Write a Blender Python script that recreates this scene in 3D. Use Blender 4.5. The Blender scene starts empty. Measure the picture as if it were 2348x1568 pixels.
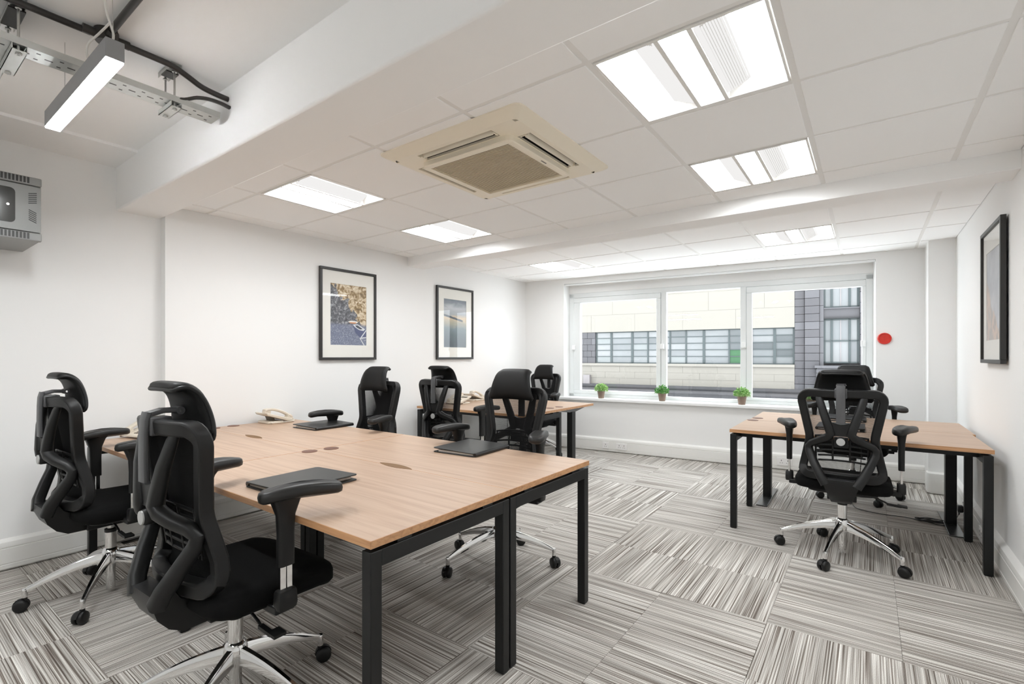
import bpy, bmesh, math, random
from mathutils import Vector, Matrix
random.seed(7)
S = bpy.context.scene
COL = S.collection
PI = math.pi

# ------------------------------------------------------------------ camera, world, exposure
CAM_H = 1.262
cam_d = bpy.data.cameras.new('camera')
cam = bpy.data.objects.new('camera', cam_d)
COL.objects.link(cam)
cam.location = (0, 0, CAM_H)
cam.rotation_euler = (PI/2, 0, 0.6441)
cam_d.sensor_fit = 'HORIZONTAL'
cam_d.sensor_width = 36.0
cam_d.lens = 36.0*1126.4/2348
cam_d.shift_x = (1174-1146.9)/2348
cam_d.shift_y = (816.75-784)/2348
cam_d.clip_start = 0.02
S.camera = cam

world = bpy.data.worlds.new('overcast_sky')
S.world = world
world.use_nodes = True
bg = world.node_tree.nodes['Background']
bg.inputs['Color'].default_value = (0.90, 0.96, 1.0, 1)
bg.inputs['Strength'].default_value = 6.2

S.view_settings.view_transform = 'Standard'
S.view_settings.look = 'None'
S.view_settings.gamma = 1.0
S.view_settings.use_curve_mapping = False
S.view_settings.exposure = -0.05
S.cycles.max_bounces = 12
S.cycles.diffuse_bounces = 10
S.cycles.glossy_bounces = 5
S.cycles.transmission_bounces = 6
S.cycles.transparent_max_bounces = 24
S.cycles.caustics_reflective = False
S.cycles.caustics_refractive = False
S.cycles.sample_clamp_indirect = 6.0
S.cycles.use_denoising = True
S.cycles.use_adaptive_sampling = True
S.cycles.adaptive_threshold = 0.03
S.cycles.use_light_tree = False

PANEL_EMIT = 45.0      # recessed ceiling luminaires
PENDANT_EMIT = 150.0

# ------------------------------------------------------------------ materials
MATS = {}
def newmat(name):
    m = bpy.data.materials.new(name); m.use_nodes = True
    MATS[name] = m
    nt = m.node_tree
    return m, nt, nt.nodes['Principled BSDF']
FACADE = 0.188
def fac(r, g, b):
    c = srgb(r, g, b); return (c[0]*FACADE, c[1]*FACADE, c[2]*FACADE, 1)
def srgb(r, g, b):
    f = lambda c: (c/255/12.92) if c/255 <= 0.04045 else ((c/255+0.055)/1.055)**2.4
    return (f(r), f(g), f(b), 1)
def node(nt, t, **kw):
    n = nt.nodes.new(t)
    for k, v in kw.items(): setattr(n, k, v)
    return n
def simple(name, col, rough=0.5, metal=0.0, bump=0.0, bscale=200.0, var=0.0, vscale=3.0, spec=0.5, coat=0.0):
    m, nt, p = newmat(name)
    L = nt.links
    p.inputs['Roughness'].default_value = rough
    p.inputs['Metallic'].default_value = metal
    p.inputs['Specular IOR Level'].default_value = spec
    if coat: p.inputs['Coat Weight'].default_value = coat
    tc = node(nt, 'ShaderNodeTexCoord')
    n1 = node(nt, 'ShaderNodeTexNoise'); n1.inputs['Scale'].default_value = vscale; n1.inputs['Detail'].default_value = 3
    L.new(tc.outputs['Object'], n1.inputs['Vector'])
    mx = node(nt, 'ShaderNodeMix', data_type='RGBA')
    c = Vector(col[:3])
    mx.inputs[6].default_value = (*(c*(1-var)), 1)
    mx.inputs[7].default_value = (*[min(1, v) for v in c*(1+var)], 1)
    L.new(n1.outputs['Fac'], mx.inputs[0]); L.new(mx.outputs[2], p.inputs['Base Color'])
    if bump:
        n2 = node(nt, 'ShaderNodeTexNoise'); n2.inputs['Scale'].default_value = bscale; n2.inputs['Detail'].default_value = 2
        L.new(tc.outputs['Object'], n2.inputs['Vector'])
        b = node(nt, 'ShaderNodeBump'); b.inputs['Strength'].default_value = bump; b.inputs['Distance'].default_value = 0.002
        L.new(n2.outputs['Fac'], b.inputs['Height']); L.new(b.outputs['Normal'], p.inputs['Normal'])
    return m
def emitter(name, col, strength):
    m = bpy.data.materials.new(name); m.use_nodes = True; nt = m.node_tree; nt.nodes.clear()
    o = node(nt, 'ShaderNodeOutputMaterial'); e = node(nt, 'ShaderNodeEmission')
    e.inputs['Color'].default_value = col; e.inputs['Strength'].default_value = strength
    nt.links.new(e.outputs[0], o.inputs[0]); MATS[name] = m
    return m

simple('wall_paint', (0.842, 0.842, 0.835, 1), 0.85, bump=0.05, bscale=400, var=0.008, vscale=1.2, spec=0.2)
simple('ceiling_paint', (0.955, 0.955, 0.952, 1), 0.85, bump=0.04, bscale=300, var=0.006, vscale=1.0, spec=0.2)
simple('ceiling_tile', (0.955, 0.955, 0.952, 1), 0.9, bump=0.08, bscale=500, var=0.006, vscale=2.0, spec=0.15)
simple('grid_white', (0.84, 0.83, 0.81, 1), 0.5)
simple('dark_void', (0.05, 0.045, 0.04, 1), 0.9)
simple('pvc_white', (0.82, 0.83, 0.83, 1), 0.35, var=0.01)
simple('frame_white', (0.76, 0.78, 0.78, 1), 0.35, var=0.01)
simple('trunking_white', (0.83, 0.825, 0.80, 1), 0.35, var=0.01)
simple('socket_white', (0.86, 0.85, 0.84, 1), 0.3)
simple('black_plastic', (0.0075, 0.0075, 0.0075, 1), 0.40, bump=0.12, bscale=900, var=0.08, vscale=40, spec=0.36)
simple('grey_plastic', (0.075, 0.075, 0.078, 1), 0.42, bump=0.15, bscale=900)
simple('black_fabric', (0.005, 0.005, 0.005, 1), 0.95, bump=0.3, bscale=1200, var=0.15, vscale=60, spec=0.15)
simple('headrest_leather', (0.005, 0.005, 0.005, 1), 0.5, bump=0.12, bscale=900, spec=0.25)
simple('pad_black', (0.012, 0.0115, 0.011, 1), 0.4, bump=0.1, bscale=700, spec=0.4)
simple('chrome', (0.82, 0.82, 0.82, 1), 0.07, metal=1.0)
simple('steel', (0.62, 0.62, 0.60, 1), 0.28, metal=1.0, var=0.06, vscale=30)
simple('galvanised', (0.60, 0.61, 0.59, 1), 0.42, metal=0.75, var=0.10, vscale=25)
simple('black_metal', (0.007, 0.0075, 0.0075, 1), 0.40, bump=0.08, bscale=1200, spec=0.34)
simple('dark_chrome', (0.16, 0.16, 0.16, 1), 0.25, metal=0.9)
simple('conduit_black', (0.02, 0.017, 0.015, 1), 0.3, var=0.2, vscale=12)
simple('leather_black', (0.008, 0.008, 0.008, 1), 0.36, bump=0.12, bscale=600)
simple('paper', (0.8, 0.74, 0.68, 1), 0.8)
simple('grommet_brown', srgb(104, 68, 52), 0.45)
simple('slot_brown', srgb(112, 78, 36), 0.6)
simple('phone_grey', srgb(214, 205, 190), 0.4, var=0.02)
simple('phone_dark', srgb(92, 86, 76), 0.5)
simple('ac_cream', srgb(240, 232, 214), 0.45, var=0.015)
simple('ac_grille', srgb(236, 225, 200), 0.5)
simple('ac_dark', (0.012, 0.010, 0.008, 1), 0.7)
simple('cabinet_grey', srgb(140, 141, 140), 0.4, bump=0.1, bscale=800, var=0.02)
simple('cabinet_dark', (0.03, 0.03, 0.03, 1), 0.45)
simple('cabinet_glass', (0.035, 0.037, 0.035, 1), 0.12, coat=0.5)
simple('luminaire_grey', (0.26, 0.26, 0.265, 1), 0.4, bump=0.2, bscale=900)
simple('cable_white', (0.72, 0.70, 0.66, 1), 0.45)
simple('cable_black', (0.012, 0.012, 0.012, 1), 0.45)
simple('picture_black', (0.018, 0.017, 0.016, 1), 0.4)
simple('mat_board', (0.82, 0.81, 0.76, 1), 0.9)
simple('red_plastic', srgb(205, 48, 36), 0.35, var=0.05)
simple('pot_clay', srgb(132, 112, 98), 0.7, var=0.06, vscale=20)
simple('soil', (0.03, 0.022, 0.016, 1), 0.95)
simple('leaf_light', srgb(178, 208, 140), 0.5, var=0.25, vscale=30)
simple('leaf_mid', srgb(128, 178, 96), 0.5, var=0.3, vscale=30)
simple('leaf_deep', srgb(78, 152, 72), 0.45, var=0.3, vscale=30)
simple('sill_white', (0.88, 0.885, 0.885, 1), 0.3)
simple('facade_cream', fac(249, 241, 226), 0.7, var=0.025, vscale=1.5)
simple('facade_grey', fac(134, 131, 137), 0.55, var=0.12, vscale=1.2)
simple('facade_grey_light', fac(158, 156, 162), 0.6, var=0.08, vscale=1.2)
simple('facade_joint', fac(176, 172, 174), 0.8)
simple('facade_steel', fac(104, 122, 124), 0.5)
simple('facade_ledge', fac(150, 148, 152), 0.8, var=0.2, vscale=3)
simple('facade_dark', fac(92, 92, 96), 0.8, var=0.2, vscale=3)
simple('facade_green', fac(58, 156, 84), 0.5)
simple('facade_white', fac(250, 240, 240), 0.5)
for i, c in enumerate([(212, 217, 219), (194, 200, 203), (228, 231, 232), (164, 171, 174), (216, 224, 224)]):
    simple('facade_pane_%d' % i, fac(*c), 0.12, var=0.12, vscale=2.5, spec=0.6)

def wood_mat(name, c1, c2, c3, axis_scale=(1.2, 26, 26)):
    m, nt, p = newmat(name); L = nt.links
    tc = node(nt, 'ShaderNodeTexCoord'); mp = node(nt, 'ShaderNodeMapping'); mp.inputs['Scale'].default_value = axis_scale
    oi = node(nt, 'ShaderNodeObjectInfo'); cv = node(nt, 'ShaderNodeCombineXYZ')
    mu = node(nt, 'ShaderNodeMath', operation='MULTIPLY'); mu.inputs[1].default_value = 13.0
    L.new(oi.outputs['Random'], mu.inputs[0]); L.new(mu.outputs[0], cv.inputs[0]); L.new(mu.outputs[0], cv.inputs[1])
    L.new(cv.outputs[0], mp.inputs['Location']); L.new(tc.outputs['Object'], mp.inputs['Vector'])
    n = node(nt, 'ShaderNodeTexNoise'); n.inputs['Scale'].default_value = 1.6; n.inputs['Detail'].default_value = 5; n.inputs['Distortion'].default_value = 0.6
    L.new(mp.outputs[0], n.inputs['Vector'])
    r = node(nt, 'ShaderNodeValToRGB')
    r.color_ramp.elements[0].position = 0.32; r.color_ramp.elements[0].color = c2
    r.color_ramp.elements[1].position = 0.62; r.color_ramp.elements[1].color = c1
    e = r.color_ramp.elements.new(0.48); e.color = c3
    L.new(n.outputs['Fac'], r.inputs[0]); L.new(r.outputs[0], p.inputs['Base Color'])
    p.inputs['Roughness'].default_value = 0.42
    return m
wood_mat('oak_top', srgb(187, 161, 139), srgb(169, 141, 119), srgb(180, 153, 131))
wood_mat('oak_edge', srgb(196, 150, 108), srgb(166, 122, 84), srgb(184, 138, 98), (3, 30, 60))

def carpet_mat():
    m, nt, p = newmat('carpet_stripe'); L = nt.links
    tc = node(nt, 'ShaderNodeTexCoord'); oi = node(nt, 'ShaderNodeObjectInfo')
    mu = node(nt, 'ShaderNodeMath', operation='MULTIPLY'); mu.inputs[1].default_value = 37.0
    L.new(oi.outputs['Random'], mu.inputs[0])
    off = node(nt, 'ShaderNodeCombineXYZ'); L.new(mu.outputs[0], off.inputs[0]); L.new(mu.outputs[0], off.inputs[1])
    add = node(nt, 'ShaderNodeVectorMath', operation='ADD'); L.new(tc.outputs['Object'], add.inputs[0]); L.new(off.outputs[0], add.inputs[1])
    def stripe(sx, sy, detail):
        mp = node(nt, 'ShaderNodeMapping'); mp.inputs['Scale'].default_value = (sx, sy, 1)
        L.new(add.outputs[0], mp.inputs['Vector'])
        n = node(nt, 'ShaderNodeTexNoise'); n.noise_dimensions = '2D'; n.inputs['Scale'].default_value = 1.0; n.inputs['Detail'].default_value = detail
        n.inputs['Roughness'].default_value = 0.6
        L.new(mp.outputs[0], n.inputs['Vector']); return n
    n1 = stripe(1.1, 195.0, 2.0)
    n2 = stripe(0.8, 38.0, 1.0)
    r1 = node(nt, 'ShaderNodeValToRGB'); cr = r1.color_ramp
    cr.elements[0].position = 0.28; cr.elements[0].color = srgb(96, 88, 81)
    cr.elements[1].position = 0.72; cr.elements[1].color = srgb(236, 234, 229)
    for pos, c in ((0.40, (146, 138, 131)), (0.48, (186, 182, 176)), (0.58, (206, 203, 198))):
        e = cr.elements.new(pos); e.color = srgb(*c)
    L.new(n1.outputs['Fac'], r1.inputs[0])
    r2 = node(nt, 'ShaderNodeValToRGB'); r2.color_ramp.elements[0].position = 0.36; r2.color_ramp.elements[0].color = (0.74, 0.73, 0.72, 1)
    r2.color_ramp.elements[1].position = 0.62; r2.color_ramp.elements[1].color = (1.08, 1.08, 1.08, 1)
    L.new(n2.outputs['Fac'], r2.inputs[0])
    mm = node(nt, 'ShaderNodeMix', data_type='RGBA', blend_type='MULTIPLY'); mm.inputs[0].default_value = 1
    L.new(r1.outputs[0], mm.inputs[6]); L.new(r2.outputs[0], mm.inputs[7])
    n3 = node(nt, 'ShaderNodeTexNoise'); n3.inputs['Scale'].default_value = 330; n3.inputs['Detail'].default_value = 1
    L.new(add.outputs[0], n3.inputs['Vector'])
    r3 = node(nt, 'ShaderNodeValToRGB'); r3.color_ramp.elements[0].position = 0.3; r3.color_ramp.elements[0].color = (0.72, 0.71, 0.70, 1)
    r3.color_ramp.elements[1].position = 0.65; r3.color_ramp.elements[1].color = (1.1, 1.1, 1.1, 1)
    L.new(n3.outputs['Fac'], r3.inputs[0])
    m2 = node(nt, 'ShaderNodeMix', data_type='RGBA', blend_type='MULTIPLY'); m2.inputs[0].default_value = 0.8
    L.new(mm.outputs[2], m2.inputs[6]); L.new(r3.outputs[0], m2.inputs[7])
    L.new(m2.outputs[2], p.inputs['Base Color'])
    p.inputs['Roughness'].default_value = 0.95; p.inputs['Specular IOR Level'].default_value = 0.1
    b = node(nt, 'ShaderNodeBump'); b.inputs['Strength'].default_value = 0.5; b.inputs['Distance'].default_value = 0.002
    ad = node(nt, 'ShaderNodeMath', operation='ADD'); L.new(n1.outputs['Fac'], ad.inputs[0]); L.new(n3.outputs['Fac'], ad.inputs[1])
    L.new(ad.outputs[0], b.inputs['Height']); L.new(b.outputs['Normal'], p.inputs['Normal'])
carpet_mat()

def glass_mat(name, refl=0.06, tint=(1, 1, 1, 1)):
    m = bpy.data.materials.new(name); m.use_nodes = True; nt = m.node_tree; nt.nodes.clear(); MATS[name] = m
    o = node(nt, 'ShaderNodeOutputMaterial'); mix = node(nt, 'ShaderNodeMixShader'); t = node(nt, 'ShaderNodeBsdfTransparent'); g = node(nt, 'ShaderNodeBsdfGlossy')
    t.inputs['Color'].default_value = tint; g.inputs['Roughness'].default_value = 0.0
    f = node(nt, 'ShaderNodeFresnel'); f.inputs['IOR'].default_value = 1.5
    ge = node(nt, 'ShaderNodeNewGeometry'); ml = node(nt, 'ShaderNodeMath', operation='MULTIPLY'); sb = node(nt, 'ShaderNodeMath', operation='SUBTRACT')
    sb.inputs[0].default_value = 1.0; nt.links.new(ge.outputs['Backfacing'], sb.inputs[1])
    nt.links.new(f.outputs[0], ml.inputs[0]); nt.links.new(sb.outputs[0], ml.inputs[1])
    nt.links.new(ml.outputs[0], mix.inputs[0]); nt.links.new(t.outputs[0], mix.inputs[1]); nt.links.new(g.outputs[0], mix.inputs[2]); nt.links.new(mix.outputs[0], o.inputs[0])
glass_mat('window_glass'); glass_mat('picture_glass')

simple('mesh_thread', (0.010, 0.010, 0.010, 1), 0.8, spec=0.2)
emitter('lamp_bright', (0.955, 0.982, 1.0, 1), PANEL_EMIT)
emitter('reflector_glow', (0.955, 0.982, 1.0, 1), PANEL_EMIT*0.55)
emitter('lamp_rib', (1.0, 0.985, 0.97, 1), 0.92)
emitter('lamp_pendant', (0.955, 0.982, 1.0, 1), PENDANT_EMIT)
MATS['lamp_rib'].cycles.emission_sampling = 'NONE'
simple('lamp_rib_line', (0.6, 0.58, 0.56, 1), 0.5)

# ------------------------------------------------------------------ mesh helpers
class MB:
    def __init__(s): s.v = []; s.f = []; s.mi = []; s.cur = 0
    def add(s, vs, fs):
        o = len(s.v); s.v += [tuple(v) for v in vs]
        s.f += [tuple(i+o for i in f) for f in fs]; s.mi += [s.cur]*len(fs); return s
    def box(s, x0, x1, y0, y1, z0, z1, M=None):
        vs = [Vector((x, y, z)) for z in (z0, z1) for y in (y0, y1) for x in (x0, x1)]
        if M is not None: vs = [M @ v for v in vs]
        return s.add(vs, [(0, 2, 3, 1), (4, 5, 7, 6), (0, 1, 5, 4), (2, 6, 7, 3), (0, 4, 6, 2), (1, 3, 7, 5)])
    def cbox(s, c, size, M=None):
        T = Matrix.Translation(c) if M is None else Matrix.Translation(c) @ M
        a, b, d = [q/2 for q in size]
        return s.box(-a, a, -b, b, -d, d, T)
    def prism(s, poly, h, f):
        """poly: list of 2-D points, f(p, t) -> 3-D for t in 0, 1"""
        n = len(poly)
        vs = [f(p, 0) for p in poly] + [f(p, 1) for p in poly]
        fs = [tuple(range(n-1, -1, -1)), tuple(range(n, 2*n))] + [(i, (i+1) % n, n+(i+1) % n, n+i) for i in range(n)]
        return s.add(vs, fs)
    def rings(s, rings, cap0=True, cap1=True, closed=True, loop=False):
        n = len(rings[0]); o = len(s.v); fs = []
        R = len(rings)
        for r in range(R if loop else R-1):
            a, b = r*n, ((r+1) % R)*n
            for i in range(n if closed else n-1):
                j = (i+1) % n; fs.append((a+i, a+j, b+j, b+i))
        if cap0 and not loop: fs.append(tuple(range(n-1, -1, -1)))
        if cap1 and not loop: fs.append(tuple(range((R-1)*n, R*n)))
        return s.add([p for r in rings for p in r], fs)
    def lathe(s, prof, c=(0, 0, 0), axis='z', n=20, M=None):
        rs = []
        for r, h in prof:
            ring = []
            for i in range(n):
                a = 2*PI*i/n
                q = Vector((r*math.cos(a), r*math.sin(a), h))
                if axis == 'y': q = Vector((q.x, q.z, -q.y)) if False else Vector((q.x, h, q.y))
                if axis == 'x': q = Vector((h, r*math.cos(a), r*math.sin(a)))
                if M is not None: q = M @ q
                ring.append(q+Vector(c))
            rs.append(ring)
        if axis == 'y': rs = rs[::-1]
        return s.rings(rs)
    def tube(s, path, r, n=10, loop=False):
        """round tube along a path, r number or list"""
        P = [Vector(p) for p in path]; rs = []
        up = Vector((0, 0, 1)); prev = None
        for i, p in enumerate(P):
            a = P[(i-1) % len(P)] if (i or loop) else P[0]; b = P[(i+1) % len(P)] if (i < len(P)-1 or loop) else P[-1]
            t = (b-a).normalized()
            if prev is None:
                ref = up if abs(t.z) < 0.9 else Vector((1, 0, 0))
                u = t.cross(ref).normalized()
            else:
                u = (prev - t*prev.dot(t)).normalized()
            prev = u; w = t.cross(u)
            rr = r[i] if isinstance(r, (list, tuple)) else r
            rs.append([p+u*rr*math.cos(2*PI*k/n)+w*rr*math.sin(2*PI*k/n) for k in range(n)])
        return s.rings(rs, loop=loop)
    def bar(s, path, w, t, depth=(0, 1, 0), loop=False, rnd=0.35):
        """flat bar along a path: w wide in the plane, t deep along 'depth', rounded section"""
        P = [Vector(p) for p in path]; rs = []; D = Vector(depth).normalized()
        for i, p in enumerate(P):
            a = P[(i-1) % len(P)] if (i or loop) else P[0]; b = P[(i+1) % len(P)] if (i < len(P)-1 or loop) else P[-1]
            tg = (b-a).normalized(); side = tg.cross(D).normalized(); dp = side.cross(tg).normalized()
            ww = (w[i] if isinstance(w, (list, tuple)) else w)/2; tt = (t[i] if isinstance(t, (list, tuple)) else t)/2
            q = min(ww, tt)*rnd*2*0.5+min(ww, tt)*0.2
            sec = [(-ww, -tt+q), (-ww+q*.35, -tt+q*.35), (-ww+q, -tt), (ww-q, -tt), (ww-q*.35, -tt+q*.35), (ww, -tt+q), (ww, tt-q), (ww-q*.35, tt-q*.35), (ww-q, tt), (-ww+q, tt), (-ww+q*.35, tt-q*.35), (-ww, tt-q)]
            rs.append([p+side*x+dp*y for x, y in sec])
        return s.rings(rs, loop=loop)
    def shell(s, fn, nu, nv, th):
        """closed sheet: fn(u, v) in 0..1, thickness th along the normal"""
        G = [[Vector(fn(i/nu, j/nv)) for j in range(nv+1)] for i in range(nu+1)]
        N = [[None]*(nv+1) for _ in range(nu+1)]
        for i in range(nu+1):
            for j in range(nv+1):
                a = G[min(i+1, nu)][j]-G[max(i-1, 0)][j]; b = G[i][min(j+1, nv)]-G[i][max(j-1, 0)]
                N[i][j] = a.cross(b).normalized()
        vs = []; W = nv+1
        for sg in (1, -1):
            for i in range(nu+1):
                for j in range(nv+1):
                    e = 1.0
                    if callable(th): tt = th(i/nu, j/nv)
                    else: tt = th
                    vs.append(G[i][j]+N[i][j]*sg*tt/2)
        K = (nu+1)*W; fs = []
        for i in range(nu):
            for j in range(nv):
                a = i*W+j; fs.append((a, a+W, a+W+1, a+1)); fs.append((K+a, K+a+1, K+a+W+1, K+a+W))
        for i in range(nu):
            a = i*W; fs.append((a, K+a, K+a+W, a+W)); a = i*W+nv; fs.append((a, a+W, K+a+W, K+a))
        for j in range(nv):
            a = j; fs.append((a, a+1, K+a+1, K+a)); a = nu*W+j; fs.append((a, K+a, K+a+1, a+1))
        return s.add(vs, fs)
    def mesh(s, name, mats, smooth=None):
        me = bpy.data.meshes.new(name); me.from_pydata(s.v, [], s.f); me.update()
        for m in (mats if isinstance(mats, (list, tuple)) else [mats]): me.materials.append(MATS[m])
        if any(s.mi): me.polygons.foreach_set('material_index', s.mi)
        bm = bmesh.new(); bm.from_mesh(me); bmesh.ops.recalc_face_normals(bm, faces=bm.faces); bm.to_mesh(me); bm.free()
        if smooth:
            me.polygons.foreach_set('use_smooth', [True]*len(me.polygons))
            me.set_sharp_from_angle(angle=math.radians(smooth))
        return me
    def build(s, name, mats, parent=None, smooth=None, bevel=0, seg=2, loc=None, rot=None):
        o = bpy.data.objects.new(name, s.mesh(name, mats, smooth)); COL.objects.link(o)
        if parent is not None: o.parent = parent
        if loc is not None: o.location = loc
        if rot is not None: o.rotation_euler = rot
        if bevel:
            b = o.modifiers.new('bevel', 'BEVEL'); b.width = bevel; b.segments = seg; b.limit_method = 'ANGLE'; b.angle_limit = math.radians(40)
            o.data.polygons.foreach_set('use_smooth', [True]*len(o.data.polygons)); o.data.set_sharp_from_angle(angle=math.radians(60))
        return o

def tag(o, label=None, cat=None, group=None, kind=None):
    if label: o['label'] = label
    if cat: o['category'] = cat
    if group: o['group'] = group
    if kind: o['kind'] = kind
    return o
def empty(name, loc=(0, 0, 0), rz=0.0, label=None, cat=None, group=None, kind=None):
    o = bpy.data.objects.new(name, None); COL.objects.link(o)
    o.empty_display_size = 0.1; o.location = loc; o.rotation_euler = (0, 0, rz)
    return tag(o, label, cat, group, kind)
KIDS = {}
def copy_tree(o, parent=None):
    c = o.copy(); COL.objects.link(c)
    if parent is not None: c.parent = parent
    for ch in list(o.children): copy_tree(ch, c)
    return c
def smooth_path(P, n=6, loop=False):
    P = [Vector(p) for p in P]; out = []; N = len(P)
    for i in range(N if loop else N-1):
        p0 = P[(i-1) % N] if (loop or i > 0) else P[0]; p1 = P[i]; p2 = P[(i+1) % N]; p3 = P[(i+2) % N] if (loop or i+2 < N) else P[-1]
        for k in range(n):
            t = k/n
            out.append(0.5*((2*p1)+(p2-p0)*t+(2*p0-5*p1+4*p2-p3)*t*t+(3*p1-p0-3*p2+p3)*t**3))
    if not loop: out.append(P[-1])
    return out
def fillet(pts, n=6, closed=True):
    """pts: (x, z, radius) polygon -> rounded outline"""
    out = []; N = len(pts)
    for i, (x, z, rad) in enumerate(pts):
        p = Vector((x, z)); a = Vector(pts[(i-1) % N][:2])-p; b = Vector(pts[(i+1) % N][:2])-p
        if rad <= 0: out.append((x, z)); continue
        a.normalize(); b.normalize(); ang = a.angle(b); t = rad/math.tan(ang/2)
        p0, p1 = p+a*t, p+b*t
        c = p+(a+b).normalized()*(rad/math.sin(ang/2))
        v0, v1 = p0-c, p1-c; th = v0.angle_signed(v1)
        for k in range(n+1):
            f = -th*k/n; q = Vector((v0.x*math.cos(f)-v0.y*math.sin(f), v0.x*math.sin(f)+v0.y*math.cos(f)))+c
            out.append((q.x, q.y))
    return out
def densify(P, step, closed=True):
    out = []
    for i in range(len(P) if closed else len(P)-1):
        a, b = Vector(P[i]), Vector(P[(i+1) % len(P)]); m = max(1, int((b-a).length/step))
        out += [tuple(a.lerp(b, k/m)) for k in range(m)]
    return out
def rrect(w, d, r, n=5, cx=0, cy=0):
    pts = []
    for (sx, sy, a0) in ((1, 1, 0), (-1, 1, 90), (-1, -1, 180), (1, -1, 270)):
        for k in range(n+1):
            a = math.radians(a0+90*k/n)
            pts.append((cx+sx*(w/2-r)+r*math.cos(a), cy+sy*(d/2-r)+r*math.sin(a)))
    return pts

# ------------------------------------------------------------------ room constants
XL, XL0, XR = -4.0, -4.085, 0.632          # left wall, recessed left wall, right wall
YJ, YB = 1.362, -3.0                       # wall jog / back wall behind the camera
B1Y0, B1Y1, B1Z = 1.10, 1.362, 2.25        # first beam
B2Y0, B2Y1, B2Z = 3.66, 3.885, 2.236       # second beam
ZC, ZU = 2.335, 2.555                      # tiled ceiling, upper exposed ceiling
W0 = Vector((-3.0, 6.04)); WT = Vector((1, 0.105)).normalized(); WN = Vector((-WT.y, WT.x))
WANG = math.atan2(WT.y, WT.x)
def wy(x): return 6.04+0.105*(x+3.0)
def wp(u, off, z):
    q = W0+WT*u+WN*off; return Vector((q.x, q.y, z))
MW = Matrix.Translation((W0.x, W0.y, 0)) @ Matrix.Rotation(WANG, 4, 'Z')   # local (u, off, z) -> world

# ------------------------------------------------------------------ structure
def struct(name, mb, mat, **kw):
    o = mb.build(name, mat, **kw); o['kind'] = 'structure'; return o

# floor slab + carpet tiles
floor = struct('floor', MB().box(XL0-0.1, XR+0.1, YB-0.1, 6.75, -0.12, -0.006), 'dark_void')
TILE_MESH = {}
def carpet():
    G = 0.5; gx0, gy0 = -0.388, 0.62
    for i in range(-9, 3):
        for j in range(-8, 13):
            x0, y0 = gx0+i*G, gy0+j*G; x1, y1 = x0+G, y0+G; cx, cy = x0+G/2, y0+G/2
            X0 = max(x0, (XL0 if cy < YJ else XL)-0.0); X1 = min(x1, XR); Y0 = max(y0, YB); Y1 = min(y1, wy(cx)+0.08)
            if X1-X0 < 0.02 or Y1-Y0 < 0.02: continue
            bi, bj = math.floor(i/2), math.floor(j/2)
            along_y = (bi+bj) % 2 != 0
            e = 0.0006
            ax0, ax1, ay0, ay1 = X0-cx+e, X1-cx-e, Y0-cy+e, Y1-cy-e
            if along_y:   # local frame turned by 90 degrees
                l = (ay0, ay1, -ax1, -ax0)
            else: l = (ax0, ax1, ay0, ay1)
            key = tuple(round(q, 4) for q in l)
            if key not in TILE_MESH:
                TILE_MESH[key] = MB().box(*l, -0.007, 0.0).mesh('carpet_tile', 'carpet_stripe')
            o = bpy.data.objects.new('carpet_tile', TILE_MESH[key]); COL.objects.link(o); o.parent = floor
            o.location = (cx, cy, 0); o.rotation_euler = (0, 0, PI/2 if along_y else 0)
carpet()

# walls
mb = MB()
mb.prism([(XL0-0.2, YB-0.2), (XL0, YB-0.2), (XL0, YJ), (XL, YJ), (XL, 6.3), (XL0-0.2, 6.3)], 1, lambda p, t: Vector((p[0], p[1], -0.02 if t == 0 else 2.8)))
struct('wall_left', mb, 'wall_paint')
struct('wall_right', MB().box(XR, XR+0.2, YB-0.2, 6.75, -0.02, 2.8), 'wall_paint')
struct('wall_back', MB().box(XL0-0.2, XR+0.2, YB-0.2, YB, -0.02, 2.8), 'wall_paint')
UL, UR, ZS, ZH = -0.398, 3.072, 0.665, 2.262
mb = MB(); WD = 0.34
mb.box(-1.2, UL, 0, WD, -0.02, 2.8, MW); mb.box(UR, 3.9, 0, WD, -0.02, 2.8, MW)
mb.box(UL, UR, 0, WD, -0.02, ZS, MW); mb.box(UL, UR, 0, WD, ZH, 2.8, MW)
mb.box(UL, UR, 0.195, WD, 2.15, ZH, MW)
struct('wall_window', mb, 'wall_paint')
struct('wall_pillar', MB().box(0.44, XR+0.02, 6.04, 6.55, -0.01, 2.8), 'wall_paint')

# ceilings and beams
struct('ceiling_upper', MB().box(XL0-0.1, XR+0.1, YB-0.1, B1Y0+0.02, ZU, ZU+0.15), 'ceiling_paint')
struct('trim_1', MB().box(XL0-0.01, -3.67, YB, B1Y0+0.01, 2.538, ZU+0.01), 'ceiling_paint')
struct('ceiling_beam_front', MB().box(XL0-0.02, XR+0.02, B1Y0, B1Y1, B1Z, 2.8), 'ceiling_paint', bevel=0.012, seg=3)
struct('ceiling_beam_rear', MB().box(XL-0.02, XR+0.02, B2Y0, B2Y1, B2Z, 2.8), 'ceiling_paint', bevel=0.003)

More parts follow.
